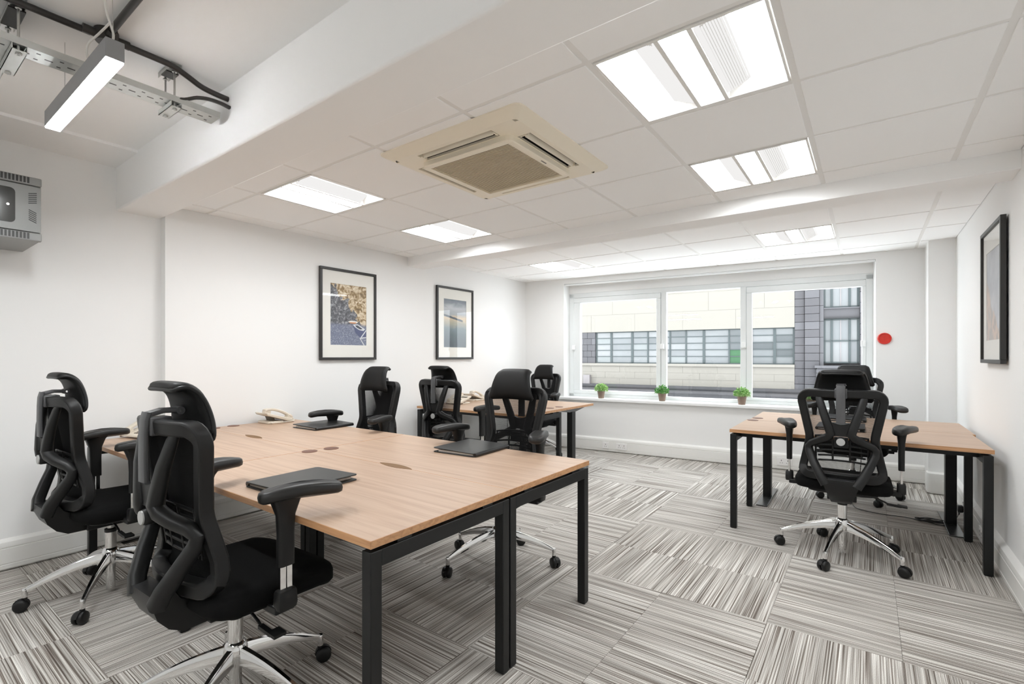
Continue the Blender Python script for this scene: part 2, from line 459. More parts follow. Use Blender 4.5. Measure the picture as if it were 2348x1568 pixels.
# tiled ceiling: backing, grid bars, tiles
ceiling = struct('ceiling', MB().box(XL-0.05, XR+0.05, B1Y1, 6.6, 2.44, 2.52), 'ceiling_paint')
CX = [-0.8284+0.6*k for k in range(-5, 3)]
ROWS_A = [1.6325+0.6*k for k in range(0, 4)]
ROWS_B = [4.215+0.6*k for k in range(0, 4)]
LIGHT_CELLS = []
def tiles(rows, y0, y1, lights, hole=None, diag=False):
    xs = [XL]+CX+[XR]; ys = [y0]+rows+[y1]
    g = 0.012
    cache = {}
    for a in range(len(xs)-1):
        for b in range(len(ys)-1):
            if (a, b) in lights: continue
            X0 = xs[a]+(0.003 if a == 0 else g); X1 = xs[a+1]-(0.003 if a == len(xs)-2 else g)
            Y0 = ys[b]+(0.003 if b == 0 else g); Y1 = ys[b+1]-(0.003 if b == len(ys)-2 else g)
            cx, cy = (X0+X1)/2, (Y0+Y1)/2
            if diag and b == len(ys)-2:
                l0, l1 = wy(X0)-0.003, wy(X1)-0.003
                if l0-Y0 < 0.004 or l1-Y0 < 0.004:
                    if l1-Y0 < 0.01: continue
                    l0 = max(l0, Y0+0.001)
                poly = [(X0-cx, Y0-cy), (X1-cx, Y0-cy), (X1-cx, l1-cy), (X0-cx, l0-cy)]
            else:
                poly = [(X0-cx, Y0-cy), (X1-cx, Y0-cy), (X1-cx, Y1-cy), (X0-cx, Y1-cy)]
            key = tuple(round(q, 4) for p in poly for q in p)
            if key not in cache:
                cache[key] = MB().prism(poly, 1, lambda p, t: Vector((p[0], p[1], 0.0 if t == 0 else 0.016))).mesh('ceiling_tile', 'ceiling_tile')
            o = bpy.data.objects.new('ceiling_tile', cache[key]); COL.objects.link(o); o.parent = ceiling; o.location = (cx, cy, ZC)
            bv = o.modifiers.new('bevel', 'BEVEL'); bv.width = 0.002; bv.segments = 1
    for x in CX:
        MB().box(x-0.012, x+0.012, y0+0.002, (wy(x) if diag else y1)-0.002, ZC+0.004, ZC+0.03).build('ceiling_grid_bar', 'grid_white', ceiling)
    for y in rows:
        MB().box(XL+0.002, XR-0.002, y-0.012, y+0.012, ZC+0.0045, ZC+0.03).build('ceiling_grid_bar', 'grid_white', ceiling)
# column index of cell whose left line is CX[k] is k+1 ; CX[5] = -0.8284
tiles(ROWS_A, B1Y1, B2Y0, {(6, 1), (6, 3), (2, 1), (2, 3), (4, 1), (4, 2), (3, 1), (3, 2), (5, 1), (5, 2)} - {(3, 1), (3, 2), (5, 1), (5, 2), (4, 1), (4, 2)})
tiles(ROWS_B, B2Y1, 6.6, {(6, 2), (2, 2)}, diag=True)

# ------------------------------------------------------------------ recessed ceiling luminaires
def make_luminaire():
    r = empty('ceiling_light')
    W = 0.284
    mb = MB()                                   # rim flush with the grid
    for (a, b, c, d) in ((-W, W, -W, -W+0.012), (-W, W, W-0.012, W), (-W, -W+0.008, -W, W), (W-0.008, W, -W, W)):
        mb.box(a, b, c, d, 0.0, 0.02)
    mb.build('rim', 'grid_white', r)
    mb = MB(); mb.box(-W, W, -W, W, 0.075, 0.085)
    for sy in (-1, 1): mb.box(-W, W, sy*W-0.004, sy*W+0.004, 0.012, 0.08)
    mb.build('housing', 'grid_white', r)
    for sx in (-1, 1):                          # curved side reflectors, self-glowing in place of the lamplight falling on them
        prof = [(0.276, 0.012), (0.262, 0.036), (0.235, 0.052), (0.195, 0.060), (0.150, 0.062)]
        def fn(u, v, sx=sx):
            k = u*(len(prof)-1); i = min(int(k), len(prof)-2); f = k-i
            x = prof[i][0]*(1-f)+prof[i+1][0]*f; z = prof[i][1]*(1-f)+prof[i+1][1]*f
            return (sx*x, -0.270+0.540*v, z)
        MB().shell(fn, 8, 1, 0.002).build('reflector', 'reflector_glow', r, smooth=50)
        for sy in (-1, 1):                      # sloped end plates
            mb = MB(); mb.prism([(0.062, 0.004), (0.274, 0.012), (0.20, 0.060), (0.09, 0.060)], 1, lambda p, t, sx=sx, sy=sy: Vector((sx*p[0], sy*(0.275-(0.055 if p[1] > 0.03 else 0.0)-(0.003 if t else 0)), p[1])))
            mb.build('end_plate', 'grid_white', r)
        mb = MB()                               # ribbed lamp shield, rising away from the divider
        mb.box(min(sx*0.064, sx*0.080), max(sx*0.064, sx*0.080), -0.238, 0.238, 0.008, 0.030)
        for q in range(9):
            x0 = 0.083+q*0.0078
            mb.box(min(sx*x0, sx*(x0+0.0056)), max(sx*x0, sx*(x0+0.0056)), -0.238, 0.238, 0.011+q*0.0036, 0.016+q*0.0036)
        sh = mb.build('lamp_shield', 'lamp_rib', r)
        mb = MB(); mb.prism([(0.080, 0.017), (0.155, 0.0525), (0.155, 0.056), (0.080, 0.022)], 1, lambda p, t, sx=sx: Vector((sx*p[0], -0.238+0.476*t, p[1])))
        mb.build('shield_backing', 'lamp_rib_line', sh)
    mb = MB(); mb.box(-0.046, 0.046, -0.272, 0.272, 0.004, 0.012)
    mb.build('diffuser', 'lamp_bright', r)
    mb = MB()
    for sx in (-1, 1): mb.box(sx*0.055-0.008, sx*0.055+0.008, -0.272, 0.272, -0.001, 0.03)
    mb.build('divider', 'grid_white', r)
    return r
lum = make_luminaire()
LAMPS = [(5, 1.6325, 'recessed square ceiling light nearest the camera, right side of the tiled ceiling'),
         (5, 2.8325, 'recessed square ceiling light on the right, just in front of the rear beam'),
         (1, 1.6325, 'recessed square ceiling light left of the cream air conditioner, beside the front beam'),
         (1, 2.8325, 'recessed square ceiling light on the left, just in front of the rear beam'),
         (5, 4.815, 'recessed square ceiling light behind the rear beam, right half of the window'),
         (1, 4.815, 'recessed square ceiling light behind the rear beam, left end near the corner')]
for n, (k, y, lab) in enumerate(LAMPS):
    o = lum if n == 0 else copy_tree(lum)
    o.location = (CX[k]+0.3, y+0.3, ZC)
    tag(o, lab, 'ceiling light', 'recessed ceiling lights')

# ------------------------------------------------------------------ air conditioner cassette
def make_ac():
    r = empty('air_conditioner', (-1.632, 2.152, ZC), 0, 'cream four way air conditioning cassette set in the tiled ceiling', 'air conditioner')
    H = 0.455; Q = 0.398; zp = -0.034
    sl0, sl1, hl = 0.300, 0.372, 0.243      # slot inner/outer distance and half length
    mb = MB()
    def rr(hw, z, rad): return [Vector((x, y, z)) for x, y in rrect(2*hw, 2*hw, rad)]
    mb.rings([rr(H, 0.0, 0.035), rr(H, -0.006, 0.035), rr(H-0.008, -0.011, 0.035), rr(Q, zp, 0.03)], cap0=False, cap1=False)
    def plate(x0, x1, y0, y1): mb.box(x0, x1, y0, y1, zp, zp+0.012)
    plate(-Q+0.02, Q-0.02, sl1, Q); plate(-Q+0.02, Q-0.02, -Q, -sl1); plate(sl1, Q, -sl1, sl1); plate(-Q, -sl1, -sl1, sl1)
    for sx in (-1, 1):
        for sy in (-1, 1): plate(min(sx*hl, sx*sl1), max(sx*hl, sx*sl1), min(sy*hl, sy*sl1), max(sy*hl, sy*sl1))
    for (a, b, c, d) in ((-hl, hl, 0.27, sl0), (-hl, hl, -sl0, -0.27), (0.27, sl0, -hl, hl), (-sl0, -0.27, -hl, hl)): plate(a, b, c, d)
    mb.build('panel', 'ac_cream', r, smooth=25)
    MB().box(-0.42, 0.42, -0.42, 0.42, 0.016, 0.07).build('housing', 'ac_dark', r)
    for k in range(4):
        M = Matrix.Rotation(k*PI/2, 4, 'Z')
        mb = MB(); mb.box(-hl-0.004, hl+0.004, sl0-0.004, sl1+0.004, -0.004, 0.010, M); mb.box(-hl-0.004, hl+0.004, sl1+0.002, sl1+0.004, zp+0.004, 0.0, M); mb.box(-hl-0.004, hl+0.004, sl0-0.004, sl0-0.002, zp+0.004, 0.0, M)
        mb.build('air_slot', 'ac_dark', r)
        op = k in (2, 3)      # the two louvres that stand open
        A = M @ Matrix.Translation((0, (sl0+sl1)/2+(0.004 if op else 0.0), zp+(0.008 if op else 0.0))) @ Matrix.Rotation(1.15 if op else 0.35, 4, 'X')
        mb = MB(); mb.cbox((0, 0, 0), (2*hl-0.03, 0.026 if op else 0.060, 0.004), A)
        mb.build('louvre', 'ac_cream', r)
        for sx in (-1, 1): MB().box(sx*(hl-0.008)-0.004, sx*(hl-0.008)+0.004, sl0+0.012, sl1-0.022, zp-0.001, zp+0.02, M).build('louvre_pin', 'ac_cream', r)
    mb = MB(); fr = rrect(0.588, 0.588, 0.03)
    a = [Vector((x, y, zp)) for x, y in fr]; b = [Vector((x, y, -0.058)) for x, y in fr]; c = [Vector((x*0.985, y*0.985, -0.062)) for x, y in fr]
    d = [Vector((max(-0.258, min(0.258, x)), max(-0.258, min(0.258, y)), -0.062)) for x, y in fr]
    e = [Vector((p.x, p.y, -0.048)) for p in d]
    mb.rings([a, b, c, d, e], cap0=False, cap1=False)
    mb.build('grille_frame', 'ac_cream', r, smooth=35)
    MB().box(-0.262, 0.262, -0.262, 0.262, -0.0495, -0.0475).build('filter', 'slot_brown', r)
    mb = MB()
    n = 40
    for k in range(n):
        y = -0.258+(k+0.5)*0.516/n
        mb.cbox((0, y, -0.057), (0.516, 0.0092, 0.0022), Matrix.Rotation(0.3, 4, 'X'))
    g = mb.build('grille_slats', 'ac_grille', r); g['kind'] = 'stuff'
    MB().cbox((0.277, 0.03, -0.0623), (0.007, 0.05, 0.0006)).build('maker_mark', 'phone_dark', r)
make_ac()

# ------------------------------------------------------------------ windows
def make_window():
    w = empty('window_1', (W0.x, W0.y, 0), WANG); w['kind'] = 'structure'
    a, b = 0.20, 0.28
    mb = MB()
    mb.box(UL, UR, a, b, 2.085, 2.152); mb.box(UL, UR, a, b, 0.70, 0.742)
    mb.box(UL, -0.33, a, b, 0.70, 2.14); mb.box(3.01, UR, a, b, 0.70, 2.14)
    mb.box(0.872, 0.940, a, b, 0.72, 2.10); mb.box(1.799, 1.862, a, b, 0.72, 2.10)
    mb.build('window_frame', 'frame_white', w, bevel=0.004)
    for (u0, u1, z0, z1, g0, g1, h0, h1) in ((-0.33, 0.870, 0.742, 2.083, -0.234, 0.816, 0.791, 2.014), (1.864, 3.01, 0.742, 2.083, 1.926, 2.976, 0.770, 2.012)):
        mb = MB(); mb.box(u0, u1, a-0.012, b-0.01, h1, z1); mb.box(u0, u1, a-0.012, b-0.01, z0, h0)
        mb.box(u0, g0, a-0.012, b-0.01, h0, h1); mb.box(g1, u1, a-0.012, b-0.01, h0, h1)
        s = mb.build('sash', 'frame_white', w, bevel=0.006)
        MB().box(g0-0.01, g1+0.01, 0.236, 0.242, h0-0.01, h1+0.01).build('pane', 'window_glass', s)
    MB().box(0.935, 1.803, 0.236, 0.242, 0.735, 2.09).build('pane', 'window_glass', w)
    for u, z in ((-0.325, 1.385), (0.893, 1.388), (1.838, 1.395), (2.985, 1.40)):
        mb = MB(); mb.cbox((u, a-0.024, z), (0.045, 0.024, 0.066)); mb.cbox((u+0.008, a-0.040, z-0.005), (0.018, 0.018, 0.046))
        mb.build('window_latch', 'pvc_white', w, bevel=0.004)
    # head rail of the reveal
    MB().box(UL+0.002, UR-0.002, 0.004, 0.03, 2.238, 2.258).build('head_rail', 'pvc_white', w, bevel=0.004)
make_window()
sill = struct('trim_2', MB().box(-0.46, 3.13, -0.055, 0.205, 0.665, 0.70, MW), 'sill_white', bevel=0.006)

# skirting trunking
TP = [(0, 0.185), (0.012, 0.182), (0.030, 0.168), (0.035, 0.150), (0.035, 0.139), (0.032, 0.137), (0.032, 0.133), (0.035, 0.131), (0.035, 0.045), (0.032, 0.043), (0.032, 0.039), (0.035, 0.037), (0.033, 0.015), (0.020, 0.004), (0, 0.004)]
def trunk(name, p0, p1, nrm, joints=()):
    mb = MB(); p0 = Vector(p0); p1 = Vector(p1); n = Vector(nrm).normalized()
    mb.prism(TP, 1, lambda p, t: Vector((*( (p0 if t == 0 else p1)+n*p[0]), p[1])))
    o = struct(name, mb, 'trunking_white', smooth=30)
    d = (p1-p0).normalized()
    for s in joints:
        m2 = MB(); q0 = p0+d*(s-0.012); q1 = p0+d*(s+0.012)
        m2.prism([(x*1.06+0.0005, z) for x, z in TP], 1, lambda p, t: Vector((*((q0 if t == 0 else q1)+n*p[0]), p[1])))
        m2.build('trunking_joint', 'trunking_white', o, smooth=30)
    return o
trunk('baseboard_left_recess', (XL0, YB), (XL0, YJ), (1, 0), (2.9,))
trunk('baseboard_left', (XL, YJ), (XL, 5.93), (1, 0), (0.02, 1.9))
trunk('baseboard_window', wp(-1.0, 0, 0).xy, wp(3.46, 0, 0).xy, -WN, (2.05,))
trunk('baseboard_right', (XR, YB), (XR, 6.03), (-1, 0), (5.2, 7.9))
mb = MB()
ring = lambda e, z: [Vector((x, y, z)) for x, y in rrect(0.245+e, 0.16+e, 0.035, cx=0.545, cy=6.045)]
mb.rings([ring(-0.03, 0.002), ring(-0.008, 0.01), ring(0, 0.03), ring(0, 0.17), ring(-0.008, 0.188), ring(-0.04, 0.195)])
o = struct('baseboard_pillar', mb, 'trunking_white', smooth=40)
MB().box(0.53, 0.60, 5.9605, 5.966, 0.05, 0.13).build('cover_plate', 'trunking_white', o)

# sockets
def socket(name, M, w, label, n):
    r = empty(name); r.matrix_world = M; tag(r, label, 'socket')
    MB().box(-w/2, w/2, -0.010, 0.0, -0.043, 0.043).build('face_plate', 'socket_white', r, bevel=0.003)
    for k in range(n):
        cx = (k-(n-1)/2)*0.062
        mb = MB(); mb.box(cx-0.003, cx+0.003, -0.0106, -0.009, 0.006, 0.018)
        for sx in (-1, 1): mb.box(cx+sx*0.011-0.004, cx+sx*0.011+0.004, -0.0106, -0.009, -0.016, -0.011)
        mb.build('pin_holes', 'cabinet_dark', r)
        MB().box(cx-0.006, cx+0.006, -0.014, -0.009, 0.022, 0.038).build('switch', 'socket_white', r, bevel=0.001)
MS = lambda u, z: MW @ Matrix.Translation((u, -0.035, z))
socket('wall_socket', MS(0.215, 0.088), 0.086, 'small square white socket in the trunking left of the double socket under the window', 1)
socket('wall_socket', MS(0.43, 0.088), 0.146, 'double white socket in the trunking below the two left window plants', 2)
socket('wall_socket', MS(2.26, 0.095), 0.146, 'double white socket in the trunking seen between the right desk legs', 2)
MR = lambda y, z: Matrix.Translation((XR-0.035, y, z)) @ Matrix.Rotation(-PI/2, 4, 'Z')
socket('wall_socket', MR(4.49, 0.09), 0.146, 'white socket low on the right wall between the two nearest right desk legs', 2)
socket('wall_socket', MR(5.24, 0.09), 0.086, 'white socket low on the right wall that the black plug is in', 1)

# red wall disc
r = empty('wall_alarm', wp(3.142, 0, 1.443), WANG, 'small round red plastic alarm disc on the wall right of the window', 'alarm')
mb = MB(); mb.lathe([(0.0585, 0.0), (0.0585, -0.012), (0.054, -0.020), (0.048, -0.020), (0.046, -0.013)], axis='y', n=36); mb.build('rim', 'red_plastic', r, smooth=40)
mb = MB(); mb.lathe([(0.0465, -0.0125), (0.0465, -0.0135)], axis='y', n=36)
mb.bar([(0.006, -0.0145, 0.030), (-0.006, -0.0145, 0.008), (0.006, -0.0145, -0.002), (-0.005, -0.0145, -0.030)], 0.004, 0.003)
for sx in (-1, 1): mb.lathe([(0.004, -0.0135), (0.003, -0.016)], (sx*0.03, 0, -0.002), axis='y', n=8)
mb.build('face', 'red_plastic', r)

# ------------------------------------------------------------------ pictures
def print_mat(name, build):
    m, nt, p = newmat(name); p.inputs['Roughness'].default_value = 0.5
    build(nt, p)
def ramp(nt, src, stops):
    r = node(nt, 'ShaderNodeValToRGB'); cr = r.color_ramp
    cr.elements[0].position, cr.elements[0].color = stops[0]; cr.elements[1].position, cr.elements[1].color = stops[-1]
    for pos, c in stops[1:-1]:
        e = cr.elements.new(pos); e.color = c
    nt.links.new(src, r.inputs[0]); return r.outputs[0]
def mix(nt, f, a, b):
    n = node(nt, 'ShaderNodeMix', data_type='RGBA'); nt.links.new(f, n.inputs[0])
    for s, i in ((a, 6), (b, 7)):
        if isinstance(s, tuple): n.inputs[i].default_value = s
        else: nt.links.new(s, n.inputs[i])
    return n.outputs[2]
def math2(nt, op, a, b):
    n = node(nt, 'ShaderNodeMath', operation=op)
    for s, i in ((a, 0), (b, 1)):
        if isinstance(s, (int, float)): n.inputs[i].default_value = s
        else: nt.links.new(s, n.inputs[i])
    return n.outputs[0]
def smoothstep(nt, v, a, b):
    n = node(nt, 'ShaderNodeMapRange'); n.interpolation_type = 'SMOOTHSTEP'
    n.inputs['From Min'].default_value = a; n.inputs['From Max'].default_value = b
    nt.links.new(v, n.inputs['Value']); return n.outputs[0]
def coords(nt, sc=1.0):
    tc = node(nt, 'ShaderNodeTexCoord'); sp = node(nt, 'ShaderNodeSeparateXYZ'); nt.links.new(tc.outputs['Object'], sp.inputs[0])
    def noise(scale, detail=4, dist=0.0, st=(1, 1, 1)):
        mp = node(nt, 'ShaderNodeMapping'); mp.inputs['Scale'].default_value = st; nt.links.new(tc.outputs['Object'], mp.inputs[0])
        n = node(nt, 'ShaderNodeTexNoise'); n.inputs['Scale'].default_value = scale; n.inputs['Detail'].default_value = detail; n.inputs['Distortion'].default_value = dist
        nt.links.new(mp.outputs[0], n.inputs['Vector']); return n.outputs['Fac']
    return sp.outputs['X'], sp.outputs['Z'], noise
def cave(nt, p):     # x 0..0.41 wide (object space, centred), z -0.29..0.29
    x, z, noise = coords(nt)
    rock = ramp(nt, noise(22, 6, 1.2), [(0.30, srgb(92, 72, 44)), (0.45, srgb(150, 124, 84)), (0.55, srgb(206, 188, 158)), (0.7, srgb(232, 224, 206))])
    dark = ramp(nt, noise(45, 6, 0.6), [(0.3, srgb(62, 63, 68)), (0.5, srgb(92, 93, 99)), (0.7, srgb(168, 169, 172))])
    water = ramp(nt, noise(90, 3, 0, (1, 1, 1)), [(0.35, srgb(98, 104, 126)), (0.58, srgb(122, 129, 150)), (0.72, srgb(168, 173, 184))])
    # rock edge runs from upper left down to the right
    e = math2(nt, 'ADD', math2(nt, 'ADD', math2(nt, 'MULTIPLY', x, 1.15), z), math2(nt, 'MULTIPLY', noise(9, 6, 0.8), 0.42))
    m1 = smoothstep(nt, e, 0.285, 0.30)
    up = mix(nt, m1, dark, rock)
    wl = math2(nt, 'ADD', z, math2(nt, 'MULTIPLY', noise(20, 2), 0.02))
    m2 = smoothstep(nt, wl, -0.10, -0.06)
    nt.links.new(mix(nt, m2, water, up), p.inputs['Base Color'])
def dusk(nt, p):
    x, z, noise = coords(nt)
    cl = noise(7, 5, 0.8, (1, 1, 2.6))
    zz = math2(nt, 'ADD', z, math2(nt, 'MULTIPLY', cl, 0.10))
    zr = smoothstep(nt, zz, -0.24, 0.34)
    c = ramp(nt, zr, [(0.0, srgb(66, 78, 86)), (0.35, srgb(112, 128, 132)), (0.52, srgb(164, 160, 142)), (0.66, srgb(206, 184, 150)), (0.78, srgb(158, 164, 168)), (0.92, srgb(186, 190, 194)), (1.0, srgb(112, 122, 132))])
    # headland
    h = math2(nt, 'ADD', z, math2(nt, 'MULTIPLY', x, 0.18))
    a = math2(nt, 'MULTIPLY', smoothstep(nt, h, 0.045, 0.05), math2(nt, 'SUBTRACT', 1.0, smoothstep(nt, math2(nt, 'ADD', h, math2(nt, 'MULTIPLY', noise(9, 2), 0.03)), 0.085, 0.09)))
    a2 = math2(nt, 'MULTIPLY', a, math2(nt, 'SUBTRACT', 1.0, smoothstep(nt, x, 0.13, 0.145)))
    nt.links.new(mix(nt, a2, c, srgb(62, 72, 82)), p.inputs['Base Color'])
def shore(nt, p):
    x, z, noise = coords(nt)
    e = math2(nt, 'ADD', math2(nt, 'ADD', math2(nt, 'MULTIPLY', x, 0.9), z), math2(nt, 'MULTIPLY', noise(6, 4), 0.22))
    sky = ramp(nt, noise(5, 4), [(0.3, srgb(128, 134, 152)), (0.5, srgb(168, 172, 182)), (0.7, srgb(196, 198, 204))])
    land = ramp(nt, noise(6, 3), [(0.35, srgb(118, 112, 112)), (0.48, srgb(206, 172, 150)), (0.62, srgb(150, 140, 136))])
    nt.links.new(mix(nt, smoothstep(nt, e, -0.01, 0.02), land, sky), p.inputs['Base Color'])
print_mat('print_cave', cave); print_mat('print_dusk', dusk); print_mat('print_shore', shore)

def picture(name, M, w, h, pw, ph, pmat, label):
    """local: x along the wall, y out of the wall towards -y, z up; origin = centre on the wall"""
    r = empty(name); r.matrix_world = M; tag(r, label, 'picture', 'black framed pictures on the walls')
    f, d = 0.024, 0.032
    mb = MB(); mb.box(-w/2, w/2, -d, -0.006, h/2-f, h/2); mb.box(-w/2, w/2, -d, -0.006, -h/2, -h/2+f)
    mb.box(-w/2, -w/2+f, -d, -0.006, -h/2+f, h/2-f); mb.box(w/2-f, w/2, -d, -0.006, -h/2+f, h/2-f)
    mb.build('picture_frame', 'picture_black', r, bevel=0.002)
    mb = MB(); a, b, c, e = w/2-f+0.002, pw/2, h/2-f+0.002, ph/2
    for (x0, x1, z0, z1) in ((-a, a, e, c), (-a, a, -c, -e), (-a, -b, -e, e), (b, a, -e, e)): mb.box(x0, x1, -0.018, -0.014, z0, z1)
    mb.build('mat_board', 'mat_board', r)
    MB().box(-w/2+0.01, w/2-0.01, -0.012, -0.005, -h/2+0.01, h/2-0.01).build('backing', 'picture_black', r)
    pr = MB().box(-b-0.004, b+0.004, -0.0135, -0.0125, -e-0.004, e+0.004).build('print', pmat, r)
    MB().box(-a, a, -0.0245, -0.0225, -c, c).build('glass', 'picture_glass', r)
    return pr
ML = lambda y, z: Matrix.Translation((XL, y, z)) @ Matrix.Rotation(PI/2, 4, 'Z')     # local x -> +Y, local -y -> +X
pc = picture('framed_picture', ML(2.893, 1.656), 0.634, 0.856, 0.406, 0.574, 'print_cave', 'black framed picture of moored boats by a rocky cave on the left wall')
mb = MB()
def flat(mb, pts): mb.prism(pts, 1, lambda p, t: Vector((p[0], -0.0136-0.0006*t, p[1])))
flat(mb, [(-0.01, -0.062), (0.02, -0.052), (0.09, -0.055), (0.105, -0.065), (0.08, -0.078), (0.02, -0.078)]); mb.build('boat_print', 'mat_board', pc)
mb = MB(); flat(mb, [(0.0, -0.068), (0.09, -0.066), (0.075, -0.077), (0.02, -0.077)]); o = mb.build('boat_print', 'boat_orange' if 'boat_orange' in MATS else 'red_plastic', pc); o.location.y = -0.0008
simple('boat_orange', srgb(206, 128, 62), 0.6); o.data.materials[0] = MATS['boat_orange']
simple('boat_blue', srgb(78, 86, 120), 0.6); simple('boat_line', srgb(214, 218, 222), 0.6); simple('boat_dark', srgb(66, 70, 82), 0.6)
mb = MB(); flat(mb, [(0.045, -0.085), (0.10, -0.08), (0.17, -0.115), (0.202, -0.14), (0.202, -0.20), (0.13, -0.21), (0.075, -0.165)]); mb.build('boat_print', 'boat_blue', pc)
mb = MB(); flat(mb, [(0.045, -0.088), (0.10, -0.083), (0.19, -0.128), (0.17, -0.145), (0.12, -0.138), (0.07, -0.112)]); o = mb.build('boat_print', 'boat_line', pc); o.location.y = -0.0008
mb = MB(); flat(mb, [(0.07, -0.096), (0.10, -0.093), (0.16, -0.126), (0.13, -0.132), (0.09, -0.115)]); o = mb.build('boat_print', 'boat_dark', pc); o.location.y = -0.0016
mb = MB(); flat(mb, [(0.202, -0.13), (0.13, -0.215), (0.138, -0.222), (0.202, -0.145)]); flat(mb, [(0.12, -0.215), (0.202, -0.205), (0.202, -0.213), (0.13, -0.225)]); flat(mb, [(0.125, -0.222), (0.17, -0.286), (0.182, -0.286), (0.137, -0.222)])
o = mb.build('boat_print', 'boat_line', pc); o.location.y = -0.0016
picture('framed_picture', ML(4.405, 1.655), 0.648, 0.858, 0.402, 0.572, 'print_dusk', 'black framed picture of a headland over calm water, nearer the window on the left wall')
MRP = lambda y, z: Matrix.Translation((XR-0.004, y, z)) @ Matrix.Rotation(-PI/2, 4, 'Z')
picture('framed_picture', MRP(4.255, 1.643), 0.63, 0.85, 0.41, 0.56, 'print_shore', 'black framed pale coastal picture hanging alone on the right wall')

# ------------------------------------------------------------------ desks
TZ, TT = 0.727, 0.0245
def make_desk(w, d, t_legs=False):
    """origin at the middle of the footprint, on the floor"""
    r = empty('office_desk')
    mb = MB(); mb.box(-w/2+0.0008, w/2-0.0008, -d/2+0.0008, d/2-0.0008, TZ-TT, TZ)
    o = mb.build('tabletop', ['oak_top', 'oak_edge'], r)
    for p in o.data.polygons:
        if abs(p.normal.z) < 0.5: p.material_index = 1
    b = o.modifiers.new('bevel', 'BEVEL'); b.width = 0.0012; b.segments = 1
    L = 0.042; zt = TZ-TT-0.012
    if not t_legs:
        for sx in (-1, 1):
            x0 = sx*(w/2-0.004); x1 = sx*(w/2-0.004-L); a, c = min(x0, x1), max(x0, x1)
            for sy in (-1, 1):
                y0 = sy*(d/2-0.004); y1 = sy*(d/2-0.004-L)
                MB().box(a, c, min(y0, y1), max(y0, y1), 0.004, zt).build('leg', 'black_metal', r, bevel=0.003)
                MB().box(a+0.006, c-0.006, min(y0, y1)+0.006, max(y0, y1)-0.006, 0.0, 0.006).build('foot', 'black_plastic', r)
            MB().box(a, c, -d/2+0.004+L-0.002, d/2-0.004-L+0.002, zt-0.05, zt).build('end_rail', 'black_metal', r, bevel=0.003)
            for sy in (-1, 1): MB().box(a+0.004, c-0.004, sy*d*0.3-0.03, sy*d*0.3+0.03, zt-0.001, zt+0.012).build('spacer', 'black_plastic', r)
        for sy in (-1, 1):
            MB().box(-w/2+0.045, w/2-0.045, sy*d*0.24-0.02, sy*d*0.24+0.02, zt-0.035, zt).build('cross_beam', 'black_metal', r)
    else:
        for sx in (-1, 1):
            x = sx*(w/2-0.09)
            MB().box(x-0.032, x+0.032, -0.04, 0.04, 0.014, zt-0.03).build('leg', 'black_metal', r, bevel=0.004)
            mb = MB(); mb.prism([(-0.33, 0.002), (0.33, 0.002), (0.33, 0.010), (0.05, 0.016), (-0.05, 0.016), (-0.33, 0.010)], 1, lambda p, t, x=x: Vector((x-0.042+0.084*t, p[0], p[1])))
            mb.build('foot', 'dark_chrome', r, bevel=0.002)
            mb = MB(); mb.prism([(-0.30, zt+0.012), (0.30, zt+0.012), (0.30, zt), (0.07, zt-0.035), (-0.07, zt-0.035), (-0.30, zt)], 1, lambda p, t, x=x: Vector((x-0.022+0.044*t, p[0], p[1])))
            mb.build('top_bracket', 'dark_chrome', r, bevel=0.002)
        MB().box(-w/2+0.11, w/2-0.11, -0.025, 0.025, zt-0.04, zt).build('cross_beam', 'black_metal', r)
    return r
proto_desk = make_desk(1.396, 0.694)
DESKS = [(-1.848, 1.2555, 'front right oak desk of the big four desk bench, nearest the camera'),
         (-3.247, 1.2555, 'front left oak desk of the big bench, against the left wall'),
         (-1.848, 1.9495, 'back right oak desk of the big bench, with a black folder near the aisle'),
         (-3.247, 1.9495, 'back left oak desk of the big bench, holding a phone by the left wall')]
for n, (x, y, lab) in enumerate(DESKS):
    o = proto_desk if n == 0 else copy_tree(proto_desk)
    o.location = (x, y, 0); tag(o, lab, 'desk', 'oak topped desks with black legs')
def place_desk(src, x, y, rz, lab):
    o = copy_tree(src); o.location = (x, y, 0); o.rotation_euler = (0, 0, rz); tag(o, lab, 'desk', 'oak topped desks with black legs')
place_desk(proto_desk, -0.129, 4.262, 0.012, 'oak desk with four straight legs in front of the right wall, nearer the camera')
place_desk(proto_desk, -3.205, 4.045, 0.0, 'oak desk with straight legs of the left rear pair, farther from the window')
tdesk = make_desk(1.396, 0.715, True)
tdesk.location = (-0.120, 4.968, 0); tdesk.rotation_euler = (0, 0, 0.012)
tag(tdesk, 'oak desk on flat footed T legs by the right wall, nearer the window', 'desk', 'oak topped desks with black legs')
place_desk(tdesk, -3.205, 4.75, 0.0, 'oak desk on T legs of the left rear pair, under the window corner')

def grommet(x, y, lab):
    mb = MB(); mb.lathe([(0.042, 0.0), (0.042, 0.002), (0.038, 0.0035), (0.0, 0.0035)], n=28)
    o = mb.build('cable_port', 'grommet_brown', loc=(x, y, TZ), smooth=40); tag(o, lab, 'cable port', 'round brown desk cable ports')
grommet(-2.515, 1.565, 'brown round cable port at the middle of the big bench, nearer the camera'); grommet(-2.495, 1.690, 'brown round cable port at the middle of the big bench, farther from the camera')
grommet(-3.905, 1.787, 'brown round cable port by the left wall beside the phone'); grommet(-3.89, 1.640, 'brown round cable port by the left wall, half behind the nearest chair')
grommet(-0.770, 4.735, 'brown round cable port at the left edge of the right desks, nearer the window'); grommet(-0.778, 4.556, 'brown round cable port at the left edge of the right desks, farther from the window')
grommet(-2.615, 4.520, 'brown round cable port near the window end of the left rear desks'); grommet(-2.625, 4.350, 'brown round cable port of the left rear desks, next to the nearer leg')
